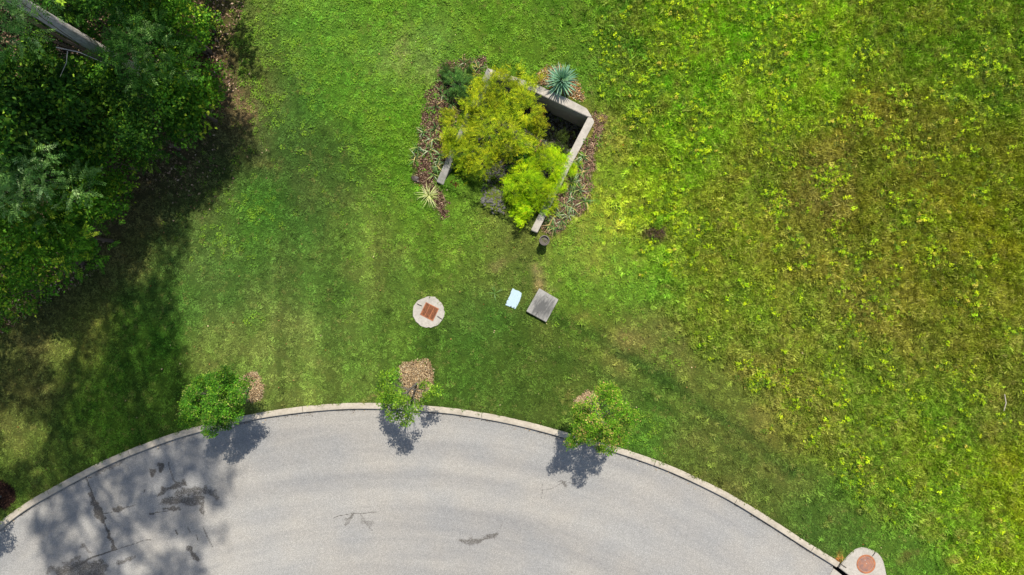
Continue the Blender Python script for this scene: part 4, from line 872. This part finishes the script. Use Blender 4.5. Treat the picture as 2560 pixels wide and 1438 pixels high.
H = hs[hi] + r.uniform(-.3, .3, len(hi)); CXw = (PXg + 11.1 * H - 1280) / S; CYw = (719 - (PYg - 41.44 * H)) / S
names = ['tall grey-trunked tree whose bare trunk shows in the wood, top left', 'tall wood tree just above the top photo edge, shading the road', 'tall tree deep in the wood beyond the top left corner', 'tall wood tree beyond the left photo edge, level with the upper shrubs',
         'tall wood tree beyond the left photo edge, level with the drooping fronds', 'tall tree off the left edge shading the lower lawn', 'tall tree far behind the top left corner of the wood', 'tall tree north of the wood beyond the top photo edge']
for j, (bx, by, cr) in enumerate(TT_):
    g = G(bx, by); t = empty('tall_tree', (g[0], g[1], 0)); tag(t, names[j], 'tree', 'tall trees of the wood')
    sel = np.where(tj == j)[0]; top = 24. if len(sel) == 0 else H[sel].max()
    rr = np.random.default_rng(70 + j)
    paths = [([(0, 0, -.2), (.02, 0, 2), (0, .05, 6), (.1, .1, 12), (0, .2, min(top, 24))], [.26, .175, .155, .13, .05])]
    for s in rr.permutation(sel)[:26]:
        e = np.array([CXw[s] - g[0], CYw[s] - g[1], H[s]]); z0 = max(9.5 if j == 0 else 5, e[2] - np.hypot(e[0], e[1]) * .75 - .5); z0 = min(z0, e[2])
        paths.append(([(0, 0, z0), e * [.5, .5, 0] + [0, 0, z0 + (e[2] - z0) * .6 + .2], e], [.07, .05, .015]))
    tube_obj('trunk', paths, M['bark'], t, 10)
    if len(sel):
        nl = 56; C = np.stack([CXw[sel] - g[0], CYw[sel] - g[1], H[sel]], 1); C = np.repeat(C, nl, 0) + rr.normal(size=(len(sel) * nl, 3)) * [.165, .165, .2]
        N = unit(np.array([0, 0, .9]) + .6 * rr.normal(size=C.shape)); Dd = np.cross(N, rand_dir(rr, len(C)))
        ll = .15 * rr.uniform(.7, 1.25, len(C)); V, F = leaf_arrays(C, Dd, N, ll, ll * .62); T = np.repeat(tints(rr, len(C), FT['mid'], .9), 4, 0)
        o = link('crown', mesh('crown', V, F, M['leaf'], T.clip(.002, 1)), t); o['kind'] = 'stuff'

# ------------------------------------------------------------------ grass, clover and weeds (ground cover nobody could count)
def tuft(name, n, rad, L, W, lean, r, col=(1, 1, 1), round_=False, z0=0.0):
    a = r.random(n) * 6.283; q = rad * np.sqrt(r.random(n)); C = np.stack([q * np.cos(a), q * np.sin(a), np.full(n, z0)], 1)
    az = r.random(n) * 6.283; el = r.uniform(*lean, n); Dr = np.stack([np.cos(az) * np.cos(el), np.sin(az) * np.cos(el), np.sin(el)], 1)
    if round_:
        C[:, 2] = z0 * r.uniform(.4, 1.2, n); N = unit(np.array([0, 0, 1.]) + .35 * r.normal(size=(n, 3))); Dr = np.cross(N, rand_dir(r, n)); ll = L * r.uniform(.7, 1.2, n)
        V, F = leaf_arrays(C, Dr, N, ll, ll * W, .05)
    else:
        S_ = unit(np.cross(Dr, [0, 0, 1.])); ll = (L * r.uniform(.6, 1.25, n))[:, None]; w = W
        V = np.empty((n, 4, 3)); V[:, 0] = C - S_ * w / 2; V[:, 1] = C + S_ * w / 2; V[:, 2] = C + Dr * ll * .6 + S_ * w / 2; V[:, 3] = C + Dr * ll - [0, 0, .25 * L]
        V = V.reshape(-1, 3); F = np.arange(n * 4).reshape(n, 4)
    return bpy.data.objects.new(name, mesh(name, V, F, M['blade']))
def scatter(name, label, cat, P, rot, scl, T, protos):
    me = bpy.data.meshes.new(name); me.vertices.add(len(P)); me.vertices.foreach_set('co', np.ascontiguousarray(P, np.float32).ravel())
    a = me.attributes.new('rot', 'FLOAT_VECTOR', 'POINT'); a.data.foreach_set('vector', np.ascontiguousarray(rot, np.float32).ravel())
    a = me.attributes.new('scl', 'FLOAT_VECTOR', 'POINT'); a.data.foreach_set('vector', np.ascontiguousarray(scl, np.float32).ravel())
    a = me.attributes.new('tint', 'FLOAT_COLOR', 'POINT'); t = np.ones((len(P), 4), np.float32); t[:, :3] = T.clip(.002, 1); a.data.foreach_set('color', t.ravel())
    o = link(name, me); tag(o, label, cat, None, 'stuff'); me.materials.append(M['blade'])
    ng = bpy.data.node_groups.new(name + '_growth', 'GeometryNodeTree'); ng.interface.new_socket('Geometry', in_out='INPUT', socket_type='NodeSocketGeometry'); ng.interface.new_socket('Geometry', in_out='OUTPUT', socket_type='NodeSocketGeometry')
    n, l = ng.nodes, ng.links; gi = n.new('NodeGroupInput'); go = n.new('NodeGroupOutput'); ip = n.new('GeometryNodeInstanceOnPoints'); jn = n.new('GeometryNodeJoinGeometry')
    for p in protos:
        oi = n.new('GeometryNodeObjectInfo'); oi.inputs['Object'].default_value = p; oi.inputs['As Instance'].default_value = True; l.new(oi.outputs['Geometry'], jn.inputs[0])
    l.new(gi.outputs[0], ip.inputs['Points']); l.new(jn.outputs[0], ip.inputs['Instance']); ip.inputs['Pick Instance'].default_value = True
    def na(nm):
        q = n.new('GeometryNodeInputNamedAttribute'); q.data_type = 'FLOAT_VECTOR'; q.inputs['Name'].default_value = nm; return [s for s in q.outputs if s.enabled][0]
    l.new(na('rot'), ip.inputs['Rotation']); l.new(na('scl'), ip.inputs['Scale']); l.new(ip.outputs[0], go.inputs[0])
    md = o.modifiers.new('growth', 'NODES'); md.node_group = ng; return o
rt = np.random.default_rng(5150)
lawn_p = [tuft('lawn_tuft', 34, .12, .06, .012, (.25, 1.1), rt) for _ in range(4)]
mead_p = [tuft('meadow_tuft', 38, .10, .17, .013, (.25, 1.15), rt) for _ in range(4)]
clov_p = [tuft('clover_tuft', 16, .085, .036, .9, (0, 1), rt, round_=True, z0=.055) for _ in range(3)]
weed_p = [tuft('weed_head', 20, .058, .048, .6, (0, 1), rt, round_=True, z0=.2) for _ in range(3)]
dark_p = [tuft('weed_foliage', 22, .12, .07, .5, (0, 1), rt, round_=True, z0=.1) for _ in range(2)]
def spread(n, lo=(-40, -40), hi=(2600, 1478)):
    return rt.uniform(lo[0], hi[0], n), rt.uniform(lo[1], hi[1], n)
def bare(px, py):                     # where turf is thin: woodland floor, bare soil
    f = [(640, -60), (600, 60), (545, 180), (560, 240), (500, 330), (400, 400), (280, 450), (260, 560), (250, 680), (140, 740), (0, 840), (-60, 860), (-60, -60)]
    w = inpoly(px, py, f).astype(float)
    w = np.maximum(w, .85 * np.exp(-((px - 578) / 30) ** 2 - ((py - 215) / 42) ** 2)); w = np.maximum(w, .55 * np.exp(-((px - 440) / 120) ** 2 - ((py - 430) / 60) ** 2)); w = np.maximum(w, .8 * np.exp(-((px - 1346) / 12) ** 2 - ((py - 700) / 22) ** 2))
    w = np.maximum(w, .8 * np.exp(-((px - 1640) / 22) ** 2 - ((py - 577) / 26) ** 2)); return w
SLABQ = [(1347, 719), (1398, 748), (1366, 808), (1314, 779)]; LIDQ = [(1281, 720), (1305, 733), (1288, 774), (1262, 763)]
def allowed(px, py, m=3.0):
    ok = (kerb_sd(px, py) < -m + 2.5) & (np.hypot(px - 1072, py - 780) > 37.5 + m * .4) & ~inpoly(px, py, SLABQ) & ~inpoly(px, py, LIDQ) & ~inpoly(px, py, [(x, y) for x, y in ap[:-3]] + [(2160, 1500)])
    ok &= ~((px > 2085) & (kerb_sd(px, py) > -6) & (px < 2160))
    ok &= np.hypot(px - 1360, py - 604) > 14
    w = inpoly(px, py, [(1212, 165), (1330, 200), (1470, 266), (1490, 305), (1435, 408), (1348, 588), (1322, 578), (1412, 400), (1462, 298), (1341, 238), (1240, 202), (1132, 414), (1110, 468), (1086, 456)]); ok &= ~w
    for q, pr in ((LB, .42), (RB, .42), (YB, .3), (ell(627, 968, 31, 37), .03), (ell(1043, 943, 38, 42), .03), (ell(1466, 1006, 31, 32), .05), (ell(4, 1236, 36, 33), .02)):
        ok &= ~(inpoly(px, py, q) & (rt.random(np.shape(px)) > pr))
    ins = inpoly(px, py, BASIN); u = (px - WA[0]) * bn[0] + (py - WA[1]) * bn[1]
    ok &= ~(ins & (rt.random(np.shape(px)) > .1 + .7 * sstep(190, 235, u) * (1 - .8 * np.exp(-((px - 1240) / 28) ** 2))))
    return ok & (rt.random(np.shape(px)) > bare(px, py) * .93)
def place(px, py, T, sc, tilt=.25, hz=1.0):
    X, Y = (px - 1280) / S, (719 - py) / S; Z = ground_z(px, py); n = len(px)
    s = sc * rt.uniform(.75, 1.25, n); rot = np.stack([rt.normal(size=n) * tilt, rt.normal(size=n) * tilt, rt.random(n) * 6.283], 1)
    return np.stack([X, Y, Z], 1), rot, np.stack([s, s, s * hz], 1), T
# mown lawn
px, py = spread(52000); m = meadow(px, py); ok = allowed(px, py) & (rt.random(len(px)) > m * .85); px, py = px[ok], py[ok]
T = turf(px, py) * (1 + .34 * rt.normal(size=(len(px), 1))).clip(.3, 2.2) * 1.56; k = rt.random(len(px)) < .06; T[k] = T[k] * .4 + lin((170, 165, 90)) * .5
scatter('lawn_grass', 'short mown grass of the lawn', 'grass', *place(px, py, T, 1.0), lawn_p)
# meadow grass
px, py = spread(60000, (1380, -40)); m = meadow(px, py); ok = allowed(px, py) & (rt.random(len(px)) < m * .97 + .02); px, py = px[ok], py[ok]; n = len(px)
T = turf(px, py) * np.array([2.14, 2.08, 2.05]); q = fbm(px, py, 26, 401, 2); sel = rt.random(n); T = T * (1 + .30 * rt.normal(size=(n, 1))).clip(.35, 2.)
dry = (sel < .12 + .22 * (q > .58)); T[dry] = T[dry] * .6 + lin((172, 165, 90)) * .5
scatter('meadow_grass', 'long rough unmown grass of the meadow on the right', 'meadow', *place(px, py, T, .5 + .8 * fbm(px, py, 40, 411, 2), .35), mead_p)
# clover and other low broad leaves
def gauss(px, py, L): return np.clip(sum(a * np.exp(-((px - x) / sx) ** 2 - ((py - y) / sy) ** 2) for x, y, sx, sy, a in L), 0, 1.3)
CL = [(800, 30, 230, 190, .75), (1010, 120, 130, 200, .9), (960, 320, 110, 130, .8), (700, 230, 120, 110, .6), (600, 520, 75, 55, .75), (560, 610, 70, 45, .55), (1000, 420, 60, 90, .5), (1030, 560, 90, 70, .4), (1480, 690, 90, 55, .8), (1560, 740, 60, 60, .5), (1430, 600, 60, 45, .7), (1530, 560, 60, 80, .7),
      (1200, 110, 150, 60, .9), (1450, 150, 120, 100, .7), (1550, 350, 60, 120, .4), (1600, 1090, 50, 60, .6), (1680, 880, 50, 35, .55), (900, 640, 30, 30, .4), (960, 540, 60, 20, .4), (1130, 590, 70, 40, .5), (640, 100, 60, 120, .3), (870, 770, 30, 30, .3), (660, 790, 40, 30, .3), (1720, 640, 100, 90, .5), (560, 380, 60, 25, .3)]
px, py = spread(52000); dn = gauss(px, py, CL) * sstep(.36, .62, fbm(px, py, 22, 421, 3)) * 1.5; ok = allowed(px, py, 6) & (rt.random(len(px)) < dn); px, py = px[ok], py[ok]; n = len(px)
c0 = lin((128, 160, 36)); c1 = lin((98, 140, 38)); u = rt.random((n, 1)); T = (c0 * u + c1 * (1 - u)) * (1 + .2 * rt.normal(size=(n, 1))) * 1.15; T = T * .8 + turf(px, py) * .3
scatter('clover', 'low bright green clover spreading through the lawn', 'clover', *place(px, py, T, 1.0), clov_p)
# meadow weeds with lime tops, in loose colonies
px, py = spread(7000, (1380, -30)); kk = rt.integers(1, 7, len(px)); q = rt.uniform(3, 9, len(px)); px = np.repeat(px, kk); py = np.repeat(py, kk); q = np.repeat(q, kk)
rc = rt.random(7000); rsel = np.repeat(rc, kk); px0, py0 = px, py; px = px + rt.normal(size=len(px)) * q; py = py + rt.normal(size=len(px)) * q * .8; m = meadow(px, py); f = fbm(px0, py0, 70, 431, 3)
dn = m * (sstep(.46, .68, f) * .85 + .10) * (1.0 - .45 * sstep(1950, 2250, px) * sstep(350, 700, py)) * (1 - .6 * sstep(2400, 2560, px)); ok = allowed(px, py) & (rsel < dn); px, py = px[ok], py[ok]; n = len(px)
u = rt.random((n, 1)); T = (lin((182, 196, 22)) * u + lin((140, 182, 22)) * (1 - u)) * (1 + .15 * rt.normal(size=(n, 1))) * (1 + .25 * rt.normal(size=(n, 1))).clip(.5, 1.6) * 1.08
k = rt.random(n) < .06; T[k] = lin((205, 190, 70))
scatter('yellow_topped_weeds', 'lime-yellow topped weeds scattered through the meadow', 'weeds', *place(px, py, T, rt.uniform(.4, 1.0, n), .3), weed_p)
px2 = px + rt.normal(size=n) * 7; py2 = py + rt.normal(size=n) * 7
T = (lin((92, 122, 28)) * 1.0)[None] * (1 + .3 * rt.normal(size=(n, 1)))
e1, e2_ = spread(8000, (1400, -30)); okk = allowed(e1, e2_) & (rt.random(len(e1)) < meadow(e1, e2_) * sstep(.42, .62, fbm(e1, e2_, 90, 441)) * .9); e1, e2_ = e1[okk], e2_[okk]
px2 = np.concatenate([px2, e1]); py2 = np.concatenate([py2, e2_]); T = np.concatenate([T, lin((126, 152, 26))[None] * (1 + .25 * rt.normal(size=(len(e1), 1)))])
scatter('meadow_herbs', 'mid-green leafy herbs between the meadow grasses', 'herbs', *place(px2, py2, T, .75, .3), dark_p)
# weeds creeping over the mulch and forest margin
px, py = spread(5200, (-40, -40), (700, 860)); ok = (bare(px, py) > .5) & (rt.random(len(px)) < sstep(.45, .65, fbm(px, py, 40, 451)) * .8); px, py = px[ok], py[ok]
a1, a2 = spread(2200, (1020, 140), (1520, 600)); ok = (inpoly(a1, a2, LB) | inpoly(a1, a2, RB)) & (rt.random(2200) < .6) & (fbm(a1, a2, 24, 455) > .47); px = np.concatenate([px, a1[ok]]); py = np.concatenate([py, a2[ok]])
T = (lin((105, 150, 35)))[None] * (1 + .25 * rt.normal(size=(len(px), 1))) * .85
scatter('margin_weeds', 'small weeds creeping over the leaf litter and mulch', 'weeds', *place(px, py, T, .8, .3), dark_p)

# ------------------------------------------------------------------ leaf litter and small debris
def litter(name, label, cat, px, py, L, W, cols, dz=.05, asp=.6, k=1.0):
    n = len(px); r = np.random.default_rng(n); C = np.stack([(px - 1280) / S, (719 - py) / S, ground_z(px, py) + dz], 1); N = unit(np.array([0, 0, 1.]) + .5 * r.normal(size=(n, 3)))
    Dd = np.cross(N, rand_dir(r, n)); ll = L * r.uniform(.6, 1.4, n); V, F = leaf_arrays(C, Dd, N, ll, ll * W); T = np.repeat(tints(r, n, cols, k, .25), 4, 0)
    tag(link(name, mesh(name, V, F, M['chip'], T.clip(.002, 1))), label, cat, None, 'stuff')
px, py = spread(30000, (-40, -40), (720, 900)); ok = rt.random(len(px)) < bare(px, py) * .75; px, py = px[ok], py[ok]
litter('leaf_litter', 'brown leaf litter on the floor of the wood and its margin', 'leaf litter', px, py, .085, .5, RED + [((205, 175, 150), .7)], .015)
px, py = spread(420); ok = allowed(px, py, 6); px, py = px[ok], py[ok]
litter('fallen_leaves', 'few tan fallen leaves and chips scattered on the grass', 'fallen leaves', px, py, .045, .6, [((180, 135, 85), 3), ((215, 190, 150), 2), ((170, 95, 50), 1)], .07)
gk = rt.random(420) * 2500; gd = 17 + np.abs(rt.normal(size=420)) * 5; gy_ = np.interp(gk, kx, ky) + gd * np.sqrt(1 + np.interp(gk, kx, kslope) ** 2); ng_ = len(gk); ok = fbm(gk, gy_, 60, 461) > .5; gk, gy_ = gk[ok], gy_[ok]
C = np.stack([(gk - 1280) / S, (719 - gy_) / S, np.full(len(gk), -.094)], 1); rr = np.random.default_rng(6); N = unit(np.array([0, 0, 1.]) + .3 * rr.normal(size=C.shape)); ll = .035 * rr.uniform(.5, 1.6, len(C)); V, F = leaf_arrays(C, np.cross(N, rand_dir(rr, len(C))), N, ll, ll * .6)
tag(link('gutter_litter', mesh('gutter_litter', V, F, M['chip'], np.repeat(tints(rr, len(C), DK + TAN, .9, .3), 4, 0).clip(.002, 1))), 'bits of leaf and grit gathered along the road side of the kerb', 'litter', None, 'stuff')
px = np.array([1700, 1775, 1075, 1131, 850, 1230, 1990, 640, 1520, 930, 300.]); py = np.array([1344, 1341, 1396, 1397, 1420, 1240, 1400, 1300, 1410, 1140, 1290.])
st_ = empty('dead_stalk', atg(2503, 1005)); tag(st_, 'pale dead stalk lying in the meadow near the right edge', 'stalk')
tube_obj('stalk', [([(0, .28, .16), (.02, 0, .2), (-.01, -.28, .14)], [.012, .014, .010])], M['logend'], st_, 6)
sk = empty('red_leaf_plant', atg(1136, 458)); tag(sk, 'tiny red-leaved sprout in the grass right of the left wall end', 'plant')
V, F, T = blob_leaves(np.random.default_rng(1), [(-.04, .03, .06, .07, .04), (.08, -.06, .06, .07, .04)], 60, .05, .03, [((120, 50, 40), 3), ((90, 45, 35), 2)], .9)
link('leaves', mesh('leaves', V, F, M['leaf'], T.clip(.002, 1)), sk)
V, F, T = blob_leaves(np.random.default_rng(2), [(-.02, .02, .47, .07, .03), (.04, -.02, .47, .06, .03)], 90, .035, .02, [((120, 140, 60), 3), ((150, 140, 90), 2)], .9)
link('sprouts', mesh('sprouts', V, F, M['leaf'], T.clip(.002, 1)), pot)
dw = empty('withered_weed', atg(1642, 572)); tag(dw, 'withered purple-brown weed with a green shoot at the meadow edge', 'weed')
V, F, T = blob_leaves(np.random.default_rng(3), [(-.15, -.15, .12, .16, .1), (.08, -.2, .14, .16, .1), (.15, -.02, .1, .12, .08)], 420, .05, .022, [((120, 90, 80), 3), ((80, 60, 55), 3), ((150, 120, 100), 1)], .8)
V2, F2, T2 = blob_leaves(np.random.default_rng(4), [(.0, .12, .25, .16, .12), (.04, .28, .2, .12, .1)], 320, .05, .025, [((110, 160, 30), 3), ((140, 180, 40), 2)], .9)
V, F, T = merge([(V, F, T), (V2, F2, T2)]); link('leaves', mesh('leaves', V, F, M['leaf'], T), dw)
print('objects', len(bpy.data.objects), 'tris', sum(len(o.data.polygons) * 2 for o in COL.objects if o.type == 'MESH'))
